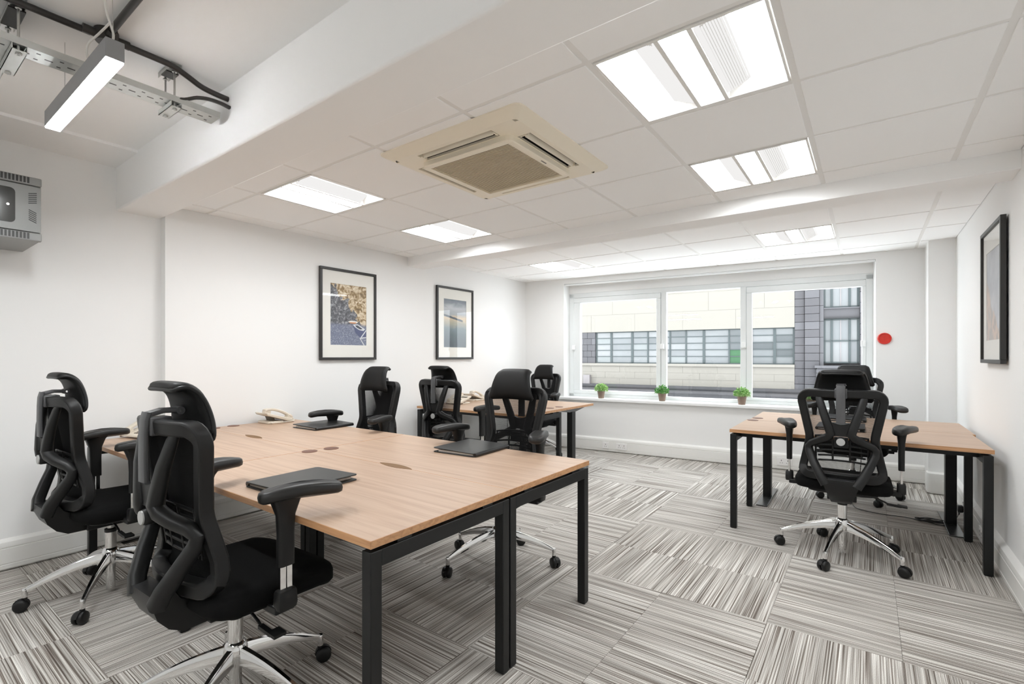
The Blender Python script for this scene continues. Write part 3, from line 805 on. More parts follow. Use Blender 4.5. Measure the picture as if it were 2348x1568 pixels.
def leaf_slot(x, y, lab):
    pts = []
    for k in range(13):
        t = k/12; pts.append((-0.122+0.244*t, 0.027*math.sin(PI*t)**0.8 + 0.004*(1-2*t)))
    for k in range(1, 12):
        t = 1-k/12; pts.append((-0.122+0.244*t, -0.027*math.sin(PI*t)**0.8 + 0.004*(1-2*t)))
    mb = MB(); mb.prism(pts, 1, lambda p, t: Vector((p[0], p[1], 0.0012*t)))
    tag(mb.build('cable_slot', 'slot_brown', loc=(x, y, TZ)), lab, 'cable slot', 'leaf shaped cable slots between the benches')
leaf_slot(-1.85, 1.611, 'leaf shaped brown cable slot in the seam of the big bench, nearer the aisle')
leaf_slot(-3.278, 1.630, 'leaf shaped brown cable slot in the seam of the big bench, nearer the left wall')

# ------------------------------------------------------------------ folders
def make_folder():
    r = empty('leather_folder'); w, d = 0.285, 0.34
    def pl(z0, z1, tilt):
        mb = MB(); pts = rrect(w, d, 0.012, 3)
        M = Matrix.Translation((-w/2, 0, z0)) @ Matrix.Rotation(-tilt, 4, 'Y') @ Matrix.Translation((w/2, 0, 0))
        mb.prism(pts, 1, lambda p, t: M @ Vector((p[0], p[1], (z1-z0)*t))); return mb
    pl(0.0, 0.005, 0.0).build('bottom_cover', 'leather_black', r, bevel=0.0015)
    pl(0.015, 0.021, 0.022).build('top_cover', 'leather_black', r, bevel=0.002)
    mb = MB(); mb.box(-w/2+0.004, w/2-0.03, -d/2+0.014, d/2-0.014, 0.005, 0.0145); mb.build('paper_block', 'paper', r)
    mb = MB(); mb.tube([(-w/2, -d/2+0.008, 0.0105), (-w/2, d/2-0.008, 0.0105)], 0.0105, 10); mb.build('spine', 'leather_black', r, smooth=50)
    return r
fol = make_folder()
FOLD = [(-1.82, 2.15, 0.06+PI, 'black leather folder on the back right bench desk near the aisle'),
        (-1.905, 1.155, 0.03, 'black leather folder beside the armrest of the nearest chair'),
        (-3.325, 2.185, 0.03+PI, 'black leather folder between the phone and the chair at the back of the big bench'),
        (-3.385, 1.155, 0.02, 'black leather folder mostly hidden behind the armrest of the leftmost chair'),
        (-0.165, 4.44, 0.0, 'black leather folder behind the backrest of the nearer right desk chair'),
        (-0.17, 5.07, PI, 'black leather folder on the right desks, closer to the window')]
for n, (x, y, a, lab) in enumerate(FOLD):
    o = fol if n == 0 else copy_tree(fol)
    o.location = (x, y, TZ+0.0003); o.rotation_euler = (0, 0, a); tag(o, lab, 'folder', 'black leather folders on the desks')

# ------------------------------------------------------------------ desk phones (front = -y)
def make_phone():
    r = empty('desk_phone')
    mb = MB(); mb.prism([(-0.115, 0.010), (-0.112, 0.022), (0.105, 0.088), (0.113, 0.082), (0.105, 0.068), (-0.06, 0.012)], 1, lambda p, t: Vector((-0.095+0.19*t, p[0], p[1])))
    mb.build('body', 'phone_grey', r, bevel=0.004)
    mb = MB(); mb.box(-0.085, 0.085, -0.03, 0.095, 0.0, 0.018); mb.build('foot', 'phone_grey', r, bevel=0.004)
    mb = MB(); mb.prism([(0.02, 0.016), (0.04, 0.016), (0.06, 0.066), (0.035, 0.054)], 1, lambda p, t: Vector((-0.05+0.10*t, p[0], p[1]))); mb.build('stand', 'phone_dark', r)
    # handset on the left side (x < 0)
    path = smooth_path([(-0.062, -0.100, 0.046), (-0.062, -0.075, 0.060), (-0.062, -0.02, 0.090), (-0.062, 0.05, 0.112), (-0.062, 0.095, 0.112), (-0.062, 0.118, 0.108)], 5)
    n = len(path); w = [0.050 if (i < 5 or i > n-9) else 0.036 for i in range(n)]; t = [0.016 if i < 2 or i > n-3 else 0.020 for i in range(n)]
    mb = MB(); mb.bar(path, w, t, depth=(0, -0.35, 1)); mb.cbox((-0.062, -0.085, 0.042), (0.046, 0.045, 0.022), Matrix.Rotation(0.3, 4, 'X')); mb.cbox((-0.062, 0.100, 0.096), (0.046, 0.045, 0.024), Matrix.Rotation(0.2, 4, 'X'))
    mb.build('handset', 'phone_grey', r, smooth=40)
    mb = MB(); A = Matrix.Translation((0.03, 0, 0.0555)) @ Matrix.Rotation(0.296, 4, 'X')
    for i in range(3):
        for j in range(5): mb.cbox((0, 0, 0), (0.013, 0.009, 0.004), A @ Matrix.Translation((-0.022+0.02*i, -0.085+0.017*j, 0.001)))
    mb.build('keypad', 'phone_dark', r)
    mb = MB(); mb.cbox((0, 0, 0), (0.085, 0.03, 0.003), A @ Matrix.Translation((0.008, 0.055, 0.0008))); mb.build('display', 'phone_dark', r)
    # coiled cord
    base = smooth_path([(-0.075, -0.105, 0.035), (-0.092, -0.115, 0.012), (-0.108, -0.08, 0.008), (-0.118, 0.0, 0.008), (-0.118, 0.06, 0.009), (-0.108, 0.085, 0.011), (-0.088, 0.07, 0.014)], 12)
    pts = []
    for i, p in enumerate(base):
        if i+1 < len(base):
            for k in range(4):
                q = p.lerp(base[i+1], k/4); a = 2*PI*(k/4)
                pts.append(q+Vector((0.0042*math.cos(a), 0, 0.0042*math.sin(a))))
    MB().tube(pts, 0.0024, 5).build('coiled_cord', 'phone_grey', r, smooth=60)
    return r
ph = make_phone()
PHON = [(-3.86, 2.09, PI, 'grey corded desk phone by the left wall at the back of the big bench'),
        (-3.875, 1.215, 0.25, 'grey corded desk phone by the left wall, half hidden behind the nearest chair'),
        (-3.86, 4.60, PI, 'grey corded desk phone on the left rear desks with its handset side on'),
        (-3.70, 4.15, 0.0, 'grey corded desk phone seen through a mesh chair back')]
for n, (x, y, a, lab) in enumerate(PHON):
    o = ph if n == 0 else copy_tree(ph)
    o.location = (x, y, TZ); o.rotation_euler = (0, 0, a); tag(o, lab, 'phone', 'corded desk phones')

# ------------------------------------------------------------------ office chair (front = +y)
def yb(x, z): return -0.195-0.16*(z-0.8)+1.0*x*x-0.035*(max(0.0, 0.64-z)/0.1)**2
def make_chair():
    r = empty('office_chair')
    # seat cushion
    def seat_ring(inset, z):
        pts = rrect(0.50-2*inset, 0.47-2*inset, max(0.02, 0.10-inset), 6, 0, 0.045); out = []
        for x, y in pts:
            f = max(0, (y-0.10)/0.18); dz = -0.032*f*f
            bk = max(0, (-y-0.05)/0.15); dz += 0.010*bk*bk + 0.25*x*x*0.3
            out.append(Vector((x, y, z+dz)))
        return out
    mb = MB(); mb.rings([seat_ring(0.05, 0.425), seat_ring(0.012, 0.430), seat_ring(0.0, 0.446), seat_ring(0.0, 0.478), seat_ring(0.008, 0.496), seat_ring(0.028, 0.508), seat_ring(0.07, 0.513), seat_ring(0.15, 0.510)])
    mb.build('seat', 'black_fabric', r, smooth=60)
    mb = MB(); mb.rings([[Vector((x, y, z)) for x, y in rrect(0.36-e, 0.34-e, 0.05, 4, 0, 0.04)] for e, z in ((0.06, 0.405), (0.0, 0.415), (0.0, 0.432))])
    mb.box(-0.075, 0.075, -0.12, 0.12, 0.372, 0.412); mb.box(-0.03, 0.03, 0.10, 0.20, 0.385, 0.41)
    mb.build('seat_mechanism', 'black_plastic', r, bevel=0.004)
    # back frame
    half = [(0.212, 1.043), (0.160, 0.765), (0.208, 0.532)]
    out2 = densify(fillet([(0.213, 1.040, 0.046), (0.160, 0.765, 0.16), (0.208, 0.533, 0.042), (-0.208, 0.533, 0.042), (-0.160, 0.765, 0.16), (-0.213, 1.040, 0.046)]), 0.035)
    loop = [Vector((x, yb(x, z), z)) for x, z in out2]
    wd = []; 
    for p in loop: wd.append(0.048 if p.z > 1.0 else (0.052 if p.z < 0.57 else 0.044))
    mb = MB(); mb.bar([p+Vector((0, -0.014, 0)) for p in loop], wd, 0.046, loop=True, depth=(0, 1, 0.1), rnd=0.10); mb.build('back_frame', 'black_plastic', r, smooth=28)
    # mesh sheet
    def hw(z): return 0.160+0.053*(z-0.765)/0.275 if z > 0.765 else 0.160+0.048*(0.765-z)/0.232
    def fn(u, v):
        z = 1.035-0.50*u; w = hw(z); x = (2*v-1)*w; return (x, yb(x, z)+0.010, z)
    G = MB()          # woven mesh: real threads
    def thread(pts, w, d, side):
        sd = Vector(side); rs = []
        for p in pts:
            p = Vector(p); n = Vector((-2.0*p.x, 1, 0.16)).normalized()
            q = sd-n*sd.dot(n); q.normalize()
            rs.append([p+q*a*w/2+n*b*d/2 for a, b in ((-1, -1), (1, -1), (1, 1), (-1, 1))])
        G.rings(rs, cap0=False, cap1=False)
    K = 164
    for k in range(1, K): thread([fn(i/14, k/K) for i in range(15)], 0.00062, 0.0015, (1, 0, 0))
    for k in range(1, 84): thread([fn(k/84, i/12) for i in range(13)], 0.0005, 0.0006, (0, 0, 1))
    G.build('back_mesh', 'mesh_thread', r)['kind'] = 'stuff'
    # rear support: two arms that cross at a waist, then a diamond, then a block under the seat
    mb = MB()
    for s in (-1, 1):
        up = [(s*0.118, yb(0.118, 1.03)-0.018, 1.036), (s*0.108, yb(0.1, 1.0)-0.030, 1.00), (s*0.085, -0.262, 0.92), (s*0.062, -0.268, 0.845), (s*0.050, -0.270, 0.800), (s*0.066, -0.266, 0.778),
              (s*0.105, -0.248, 0.756), (s*0.148, -0.215, 0.730), (s*0.166, -0.200, 0.706), (s*0.160, -0.205, 0.672), (s*0.135, -0.235, 0.610), (s*0.100, -0.268, 0.540), (s*0.074, -0.276, 0.495)]
        w = [0.026, 0.040, 0.044, 0.046, 0.048, 0.046, 0.042, 0.042, 0.042, 0.044, 0.046, 0.048, 0.052]
        t = [0.014, 0.026, 0.036, 0.042, 0.046, 0.046, 0.044, 0.042, 0.042, 0.044, 0.048, 0.050, 0.050]
        mb.bar(up, w, t, rnd=0.35)
    mb.prism([(-0.05, 0.79), (0.05, 0.79), (0.055, 0.845), (0.040, 0.868), (0.018, 0.860), (0.0, 0.857), (-0.018, 0.860), (-0.040, 0.868), (-0.055, 0.845)], 1, lambda p, t: Vector((p[0], -0.278+0.018*t, p[1])))
    def blk(w, pts): return [Vector((w*sx, y, z)) for sx in (-1, 1) for y, z in (pts if sx < 0 else pts[::-1])]
    R = [blk(0.095, [(-0.292, 0.528), (-0.235, 0.532)]), blk(0.088, [(-0.294, 0.500), (-0.215, 0.50)]), blk(0.070, [(-0.272, 0.445), (-0.15, 0.46)]), blk(0.056, [(-0.235, 0.400), (-0.09, 0.43)]), blk(0.050, [(-0.19, 0.374), (-0.05, 0.41)]), blk(0.048, [(-0.10, 0.372), (-0.03, 0.40)])]
    mb.rings(R)
    sup = mb.build('back_support', 'black_plastic', r, smooth=42)
    mb = MB()
    for k in range(11): mb.cbox((-0.035+0.007*k, -0.2115, 0.387), (0.003, 0.034, 0.004), Matrix.Rotation(-0.52, 4, 'X'))
    mb.build('support_ribs', 'cabinet_dark', sup)
    # lumbar support: ribbed curved pad, with adjusting knob behind
    mb = MB()
    for k in range(6):
        z = 0.785-0.031*k; hwid = 0.135 if k < 4 else 0.118
        mb.bar([(x, yb(x, z)-0.016, z-1.6*x*x*0.4) for x in [hwid*(-1+2*q/10) for q in range(11)]], 0.011, 0.008)
    for s in (-1, -0.33, 0.33, 1):
        mb.bar([(s*0.130, yb(s*0.13, z)-0.017, z-0.64*(s*0.13)**2) for z in (0.79, 0.73, 0.67, 0.625)], 0.010, 0.008)
    mb.cbox((0, -0.218, 0.745), (0.07, 0.03, 0.06))
    lb = mb.build('lumbar_support', 'black_plastic', r, smooth=50)
    mb = MB(); mb.lathe([(0.024, -0.225), (0.024, -0.250), (0.026, -0.252), (0.026, -0.282), (0.022, -0.290)], (0, 0, 0.757), axis='y', n=22); kb = mb.build('lumbar_knob', 'black_plastic', r, smooth=40)
    mb = MB(); mb.lathe([(0.0225, -0.288), (0.0215, -0.294), (0.0, -0.295)], (0, 0, 0.757), axis='y', n=22); mb.build('knob_cap', 'phone_white', kb, smooth=40)
    # headrest
    prof = smooth_path([(0, -0.236, 1.156), (0, -0.222, 1.165), (0, -0.198, 1.164), (0, -0.172, 1.142), (0, -0.156, 1.104), (0, -0.148, 1.060), (0, -0.150, 1.022), (0, -0.160, 0.994)], 3)
    def hf(u, v):
        k = u*(len(prof)-1); i = min(int(k), len(prof)-2); p = prof[i].lerp(prof[i+1], k-i)
        w = 0.096+0.064*u**1.25
        if u > 0.9: w -= 0.020*((u-0.9)/0.1)**2
        if u < 0.08: w -= 0.012*(1-u/0.08)
        x = (2*v-1)*w
        return (x, p.y+0.5*x*x-0.004, p.z-0.25*x*x)
    def ht(u, v):
        e = min(1, min(u, 1-u)/0.12, min(v, 1-v)/0.08); return 0.014+0.018*e
    mb = MB(); mb.shell(hf, 22, 14, ht); hd = mb.build('headrest', 'headrest_leather', r, smooth=70)
    rim = []
    for q in range(0, 15): rim.append(hf(0.02, q/14))
    for q in range(1, 23): rim.append(hf(q/22*0.98, 1))
    for q in range(1, 15): rim.append(hf(0.98, 1-q/14))
    for q in range(1, 22): rim.append(hf((22-q)/22*0.98, 0))
    MB().tube(rim, 0.0075, 8, loop=True).build('headrest_rim', 'black_plastic', hd, smooth=60)
    mb = MB()
    mb.bar([(0, -0.285, 0.868), (0, -0.286, 0.95), (0, -0.285, 1.02), (0, -0.283, 1.06), (0, -0.276, 1.086)], 0.046, 0.014, depth=(0, 1, 0), rnd=0.3)
    mb.bar([(0, -0.276, 1.078), (0, -0.235, 1.088), (0, -0.190, 1.086)], 0.040, 0.016, depth=(0, 0, 1), rnd=0.3)
    mb.lathe([(0.013, -0.024), (0.013, 0.024)], (0, -0.188, 1.085), axis='x', n=14)
    br = mb.build('headrest_stem', 'grey_plastic', r, smooth=30)
    mb = MB(); mb.cbox((0, yb(0, 1.04)-0.012, 1.041), (0.062, 0.062, 0.058)); mb.build('headrest_clamp', 'grey_plastic', r, bevel=0.005)
    mb = MB(); mb.lathe([(0.005, -0.026), (0.005, 0.026)], (0, -0.188, 1.085), axis='x', n=10); mb.build('pivot_pin', 'chrome', br)
    # armrests
    for s in (-1, 1):
        x = s*0.292
        mb = MB()   # flared sleeve
        def sec(w, d, z, cy=0.015): return [Vector((x+px, cy+py, z)) for px, py in rrect(w, d, 0.010, 2)]
        mb.rings([sec(0.030, 0.056, 0.575), sec(0.030, 0.056, 0.60), sec(0.031, 0.055, 0.68), sec(0.034, 0.060, 0.74), sec(0.044, 0.090, 0.785), sec(0.050, 0.120, 0.805)])
        arm = mb.build('armrest', 'black_plastic', r, smooth=50)
        pts = []
        for k in range(28):
            a = 2*PI*k/28; cs, sn = math.cos(a), math.sin(a)
            py = 0.135*math.copysign(abs(sn)**0.55, sn); px = 0.046*math.copysign(abs(cs)**0.6, cs)*(1.0+0.10*py/0.135)
            pts.append((px, py))
        rot = Matrix.Rotation(-s*0.30, 3, 'Z')
        def pr_(e, z): return [rot @ Vector((px*(1-e/0.046), py*(1-e/0.135), 0))+Vector((x+s*0.018, 0.062, z-0.012*(py/0.135)**2)) for px, py in pts]
        mb = MB(); mb.rings([pr_(0.012, 0.800), pr_(0.002, 0.806), pr_(0, 0.818), pr_(0.003, 0.832), pr_(0.010, 0.838), pr_(0.024, 0.840)])
        mb.build('arm_pad', 'pad_black', arm, smooth=50)
        mb = MB(); mb.box(x-0.006, x+0.006, -0.006, 0.014, 0.47, 0.60); mb.box(x-0.006, x+0.006, 0.017, 0.036, 0.47, 0.60); mb.build('height_plate', 'chrome', arm, bevel=0.001)
        mb = MB(); mb.rings([sec(0.040, 0.064, 0.435), sec(0.044, 0.070, 0.45), sec(0.042, 0.066, 0.487), sec(0.036, 0.060, 0.495)]); mb.build('arm_socket', 'black_plastic', arm, smooth=40)
        mb = MB(); mb.box(min(x, s*0.12), max(x, s*0.12), -0.02, 0.05, 0.418, 0.446); mb.build('arm_bracket', 'black_plastic', arm, bevel=0.005)
    # lever
    mb = MB(); mb.tube(smooth_path([(0.08, -0.03, 0.40), (0.15, -0.03, 0.40), (0.20, -0.03, 0.385), (0.225, -0.03, 0.372)], 4), 0.005, 8)
    mb.cbox((0.255, -0.03, 0.368), (0.07, 0.018, 0.012), Matrix.Rotation(0.08, 4, 'Y')); mb.cbox((0.295, -0.018, 0.366), (0.045, 0.042, 0.010), Matrix.Rotation(0.05, 4, 'Y'))
    mb.build('height_lever', 'black_plastic', r, smooth=40)
    # gas lift
    mb = MB(); mb.lathe([(0.0145, 0.30), (0.0145, 0.38)], n=18); gl = mb.build('gas_lift', 'steel', r, smooth=40)
    mb = MB(); mb.lathe([(0.0255, 0.235), (0.0255, 0.325)], n=24); mb.lathe([(0.021, 0.02), (0.021, 0.20)], n=20); mb.build('column', 'chrome', gl, smooth=40)
    mb = MB(); mb.lathe([(0.027, 0.322), (0.0275, 0.338), (0.020, 0.341), (0.0146, 0.341)], n=24); mb.build('collar', 'black_plastic', gl, smooth=40)
    # star base
    mb = MB(); mb.lathe([(0.024, 0.150), (0.036, 0.155), (0.041, 0.18), (0.040, 0.215), (0.033, 0.232), (0.026, 0.238)], n=30); base = mb.build('base', 'chrome', r, smooth=40)
    return r, base
simple('phone_white', (0.42, 0.42, 0.41, 1), 0.4)
def caster_mesh():
    mb = MB()
    for s in (-1, 1):
        mb.lathe([(0.018, 0.004*s), (0.028, 0.004*s), (0.030, 0.008*s), (0.030, 0.018*s), (0.026, 0.024*s), (0.015, 0.026*s)] if s > 0 else [(0.015, -0.026), (0.026, -0.024), (0.030, -0.018), (0.030, -0.008), (0.028, -0.004), (0.018, -0.004)], (0, 0.012, 0.030), axis='x', n=22)
    pts = []
    for k in range(9):
        a = math.radians(10+170*k/8); pts.append((0.012+0.0325*math.cos(a), 0.031+0.0325*math.sin(a)))
    pts += [(0.012-0.020, 0.030), (0.012+0.010, 0.034)]
    mb.prism(pts, 1, lambda p, t: Vector((-0.007+0.014*t, p[0], p[1])))
    mb.lathe([(0.011, 0.055), (0.011, 0.075)], n=14)
    return mb.mesh('caster', 'black_plastic', 50)
def leg_mesh():
    mb = MB(); N = 10; rs = []
    for k in range(N+1):
        t = k/N; rr = 0.025+(0.335-0.025)*t
        zt = 0.222-0.050*t-0.062*t*t; zb = 0.165-0.018*t-0.058*t*t
        w = 0.030*(1-t)+0.018*t
        rs.append([Vector((-w/2*1.0, rr, zb)), Vector((-w/2*0.95, rr, zt-0.008)), Vector((-w*0.28, rr, zt)), Vector((w*0.28, rr, zt)), Vector((w/2*0.95, rr, zt-0.008)), Vector((w/2, rr, zb))])
    mb.rings(rs); mb.lathe([(0.0125, 0.068), (0.0125, 0.102), (0.010, 0.110)], (0, 0.335, 0), n=16)
    return mb.mesh('base_leg', 'chrome', 38)
CAST, LEGM = caster_mesh(), leg_mesh()
chair, chair_base = make_chair()
def add_base(base, a0):
    for k in range(5):
        a = math.radians(a0+72*k)-PI/2
        l = bpy.data.objects.new('base_leg', LEGM); COL.objects.link(l); l.parent = base; l.rotation_euler = (0, 0, a)
        c = bpy.data.objects.new('caster', CAST); COL.objects.link(c); c.parent = base
        c.location = (-math.sin(a)*0.335, math.cos(a)*0.335, 0); c.rotation_euler = (0, 0, a+random.uniform(-1.2, 1.2))
# name, x, y, yaw(deg), base angle of one leg (deg, world), seat drop, label
CHAIRS = [(-1.830, 0.845, 2, 88, 0.0, 'black mesh office chair nearest the camera, at the front edge of the big bench'),
          (-3.262, 0.855, 2, -33, 0.0, 'leftmost black mesh office chair, by the left wall at the front of the big bench'),
          (-1.800, 2.380, 185, 31, 0.0, 'black mesh office chair facing the camera behind the big bench, nearest the aisle'),
          (-3.118, 2.352, 183, 20, 0.0, 'black mesh office chair behind the big bench, below the two left wall pictures'),
          (-2.963, 3.264, 3.5, 10, 0.0, 'black mesh office chair with its back turned at the left rear desks'),
          (-3.430, 5.370, 180, 0, -0.03, 'farthest black mesh office chair, in the corner beside the window'),
          (-0.136, 3.800, 0.5, -174.5, 0.0, 'black mesh office chair with its back to the camera at the right desks'),
          (-0.117, 5.470, 180, 12.6, 0.0, 'black mesh office chair under the right end of the window, facing the camera')]
for n, (x, y, yaw, ba, dz, lab) in enumerate(CHAIRS):
    o = chair if n == 0 else copy_tree(chair)
    o.location = (x, y, 0); o.rotation_euler = (0, 0, math.radians(yaw)); tag(o, lab, 'chair', 'black mesh office chairs')
for o in [q for q in COL.objects if q.name.split('.')[0] == 'office_chair']:
    i = [k for k, c in enumerate(CHAIRS) if abs(c[0]-o.location.x) < 1e-4 and abs(c[1]-o.location.y) < 1e-4][0]
    b = [q for q in o.children if q.name.split('.')[0] == 'base'][0]
    add_base(b, CHAIRS[i][3]-CHAIRS[i][2])
    if CHAIRS[i][4]:
        for q in o.children:
            if q is not b and q.name.split('.')[0] != 'gas_lift': q.location.z += CHAIRS[i][4]

# ------------------------------------------------------------------ plants on the sill
def plant(u, scale, lm, density, seed, label):
    rnd = random.Random(seed)
    r = empty('potted_plant', wp(u, 0.035, 0.70), WANG+rnd.random(), label, 'plant', 'small potted plants on the window sill')
    r.scale = (scale,)*3
    mb = MB(); mb.lathe([(0.036, 0.0), (0.037, 0.003), (0.050, 0.088), (0.053, 0.094), (0.050, 0.097), (0.046, 0.092), (0.045, 0.084)], n=28); mb.build('pot', 'pot_clay', r, smooth=40)
    mb = MB(); mb.lathe([(0.046, 0.080), (0.03, 0.086), (0.0, 0.088)], n=20); mb.build('soil', 'soil', r, smooth=60)
    mb = MB(); st = MB()
    for k in range(density):
        a = rnd.uniform(0, 2*PI); rr = 0.082*math.sqrt(rnd.random()); h = rnd.uniform(0.012, 0.112)*(1-0.5*(rr/0.082)**2)
        c = Vector((rr*math.cos(a), rr*math.sin(a), 0.085+h))
        d = Vector((math.cos(a)*rr*8+rnd.uniform(-.5, .5), math.sin(a)*rr*8+rnd.uniform(-.5, .5), rnd.uniform(0.0, 0.9))).normalized()
        sd = d.cross(Vector((rnd.uniform(-1, 1), rnd.uniform(-1, 1), 1))).normalized(); nn = sd.cross(d)
        L = rnd.uniform(0.012, 0.022); w = L*rnd.uniform(0.32, 0.48)
        mb.cur = 0 if rnd.random() < 0.6 else 1
        mb.add([c, c+d*L*0.35+sd*w+nn*0.002, c+d*L*0.75+sd*w*0.8+nn*0.001, c+d*L-nn*0.002, c+d*L*0.75-sd*w*0.8+nn*0.001, c+d*L*0.35-sd*w+nn*0.002], [(0, 1, 2), (0, 2, 3), (0, 3, 4), (0, 4, 5)])
        if k % 6 == 0: st.tube([(rr*0.3*math.cos(a), rr*0.3*math.sin(a), 0.082), (rr*0.7*math.cos(a), rr*0.7*math.sin(a), 0.082+h*0.6), c], 0.0009, 4)
    f = mb.build('foliage', lm, r); f['kind'] = 'stuff'
    s2 = st.build('stems', lm[1], r); s2['kind'] = 'stuff'
plant(0.128, 1.0, ['leaf_light', 'leaf_mid'], 520, 1, 'small potted pale green plant at the left end of the window sill')
plant(0.925, 1.0, ['leaf_deep', 'leaf_mid'], 520, 2, 'small potted deep green plant on the sill below the left window post')
plant(1.828, 1.0, ['leaf_mid', 'leaf_light'], 560, 3, 'small potted mid green plant on the sill below the right window post')
plant(2.505, 1.0, ['leaf_light', 'leaf_mid'], 480, 4, 'small potted plant on the sill hidden behind the right desk chair backs')

# ------------------------------------------------------------------ wall cabinet (network rack), upper left
def make_cabinet():
    y0, y1, z0, z1, xf = 0.05, 0.645, 1.888, 2.232, -3.63
    r = empty('wall_cabinet', (XL0, (y0+y1)/2, z0), 0, 'grey and black wall mounted network cabinet at the upper left edge', 'cabinet')
    X = lambda x: x-XL0; Y = lambda y: y-(y0+y1)/2; Z = lambda z: z-z0
    MB().box(0.002, X(xf)-0.02, Y(y0)+0.004, Y(y1)-0.004, 0.002, Z(z1)-0.002).build('cabinet_body', 'cabinet_grey', r, bevel=0.004)
    for zc, nm in ((z1-0.022, 'top'), (z0+0.022, 'bottom')):
        mb = MB(); mb.box(X(xf)-0.025, X(xf)+0.004, Y(y0), Y(y1), Z(zc)-0.022, Z(zc)+0.022); bar = mb.build('vent_bar', 'cabinet_grey', r, bevel=0.005)
        mb = MB()
        for k in range(36):
            y = y1-0.055-0.0145*k
            if y < y0+0.03: break
            mb.box(X(xf)+0.002, X(xf)+0.0055, Y(y)-0.0045, Y(y)+0.0045, Z(zc)-0.014, Z(zc)+0.018)
        mb.build('vent_slots', 'cabinet_dark', bar)
    d = MB().box(X(xf)-0.018, X(xf), Y(y0)+0.003, Y(y1)-0.003, Z(z0)+0.048, Z(z1)-0.048).build('door', 'cabinet_grey', r, bevel=0.002)
    mb = MB(); pts = rrect(0.39, 0.185, 0.022, 4); mb.prism(pts, 1, lambda p, t: Vector((X(xf)-0.001+0.003*t, p[0]+Y(0.345), p[1]+Z((z0+z1)/2)+0.004))); mb.build('door_glass', 'cabinet_glass', d)
    for zc, sl in ((2.118, 0.25), (2.02, -0.45)):
        mb = MB()
        for k in range(6): mb.cbox((X(xf)+0.001, Y(0.608), Z(zc)+0.027-0.0105*k), (0.003, 0.034, 0.0038), Matrix.Rotation(sl, 4, 'X'))
        mb.build('vent_slots', 'cabinet_dark', d)
    mb = MB(); mb.lathe([(0.006, 0.0), (0.006, 0.004)], (X(xf), Y(0.512), Z(2.065)), axis='x', n=12); mb.build('lock', 'steel', d)
make_cabinet()

# ------------------------------------------------------------------ pendant light and services under the upper ceiling
def make_pendant():
    x0, x1, y0, y1, z0, z1 = -2.85, -2.02, 0.515, 0.568, 2.25, 2.322
    r = empty('pendant_light', ((x0+x1)/2, (y0+y1)/2, z0), 0, 'grey linear pendant light hanging under the upper ceiling at the left', 'pendant light', 'linear pendant lights')
    a, b = (x1-x0)/2, (y1-y0)/2
    mb = MB(); mb.box(-a, a, -b, b, 0.006, 0.072); mb.build('housing', 'luminaire_grey', r, bevel=0.0015)
    MB().box(-a+0.002, a-0.002, -b+0.0025, b-0.0025, 0.0, 0.007).build('diffuser', 'lamp_pendant', r)
    MB().tube([(-a+0.20, 0, 0.072), (-a+0.20, 0.0, ZU-z0)], 0.0012, 6).build('suspension_wire', 'steel', r)
    MB().tube([(a-0.02, 0, 0.072), (a-0.03, 0.0, ZU-z0)], 0.0012, 6).build('suspension_wire', 'steel', r)
    p = smooth_path([(a-0.03, 0.0, 0.074), (a-0.035, 0.004, 0.11), (a-0.06, -0.008, 0.19), (a-0.05, -0.01, 0.25), (a-0.02, 0.015, 0.285), (a-0.06, 0.05, 0.28)], 8)
    MB().tube(p, 0.0038, 8).build('power_cable', 'cable_white', r, smooth=60)
    p = smooth_path([(a-0.05, 0.0, 0.15), (a-0.13, -0.01, 0.14), (a-0.22, -0.02, 0.13), (a-0.25, -0.015, 0.10), (a-0.24, 0.0, 0.073)], 8)
    MB().tube(p, 0.0036, 8).build('power_cable', 'cable_white', r, smooth=60)
    return r
pend = make_pendant()
for x, y, lab in ((-2.435, -1.05, 'added unseen grey linear pendant light behind the viewpoint, on the side of the left wall'), (-0.75, -1.05, 'added unseen grey linear pendant light behind the viewpoint, on the side of the right wall')):
    o = copy_tree(pend); o.location = (x, y, 2.25); o['label'] = lab  # unseen pendants, added to light the near end of the room
def thing(name, mb, mat, label, cat, group=None, **kw):
    o = mb.build(name, mat, **kw); return tag(o, label, cat, group)
zc = 2.531
mb = MB(); mb.tube(smooth_path([(-2.44, -2.9, zc), (-2.44, 0.2, zc), (-2.435, 0.56, zc)], 4), 0.0125, 12)
thing('conduit_pipe', mb, 'conduit_black', 'black conduit pipe along the upper ceiling, left of the junction box', 'conduit', smooth=60)
mb = MB(); mb.tube(smooth_path([(-2.43, 0.68, zc), (-2.43, 0.80, zc), (-2.435, 0.86, zc-0.001), (-2.445, 0.92, zc-0.014), (-2.455, 0.98, zc-0.030), (-2.458, 1.04, zc-0.036), (-2.458, 1.102, zc-0.038)], 5), 0.0125, 12)
thing('conduit_pipe', mb, 'conduit_black', 'black bent conduit pipe running from the junction box into the beam', 'conduit', smooth=60)
mb = MB(); mb.tube([(-2.37, 0.622, zc), (XR-0.002, 0.622, zc)], 0.0125, 12)
thing('conduit_pipe', mb, 'conduit_black', 'black conduit pipe crossing the top edge away from the junction box', 'conduit', smooth=60)
r = empty('junction_box', (-2.425, 0.622, ZU), 0, 'black round conduit junction box above the pendant light', 'junction box')
mb = MB(); mb.lathe([(0.040, -0.001), (0.040, -0.042), (0.034, -0.048), (0.0, -0.048)], n=24); mb.build('box', 'conduit_black', r, smooth=40)
mb = MB()
for (dx, dy) in ((0, -1), (0, 1), (1, 0)):
    q = Vector((dx, dy, 0)); mb.tube([q*0.035+Vector((0, 0, zc-ZU)), q*0.075+Vector((0, 0, zc-ZU))], 0.0165, 12)
mb.build('gland', 'conduit_black', r, smooth=50)
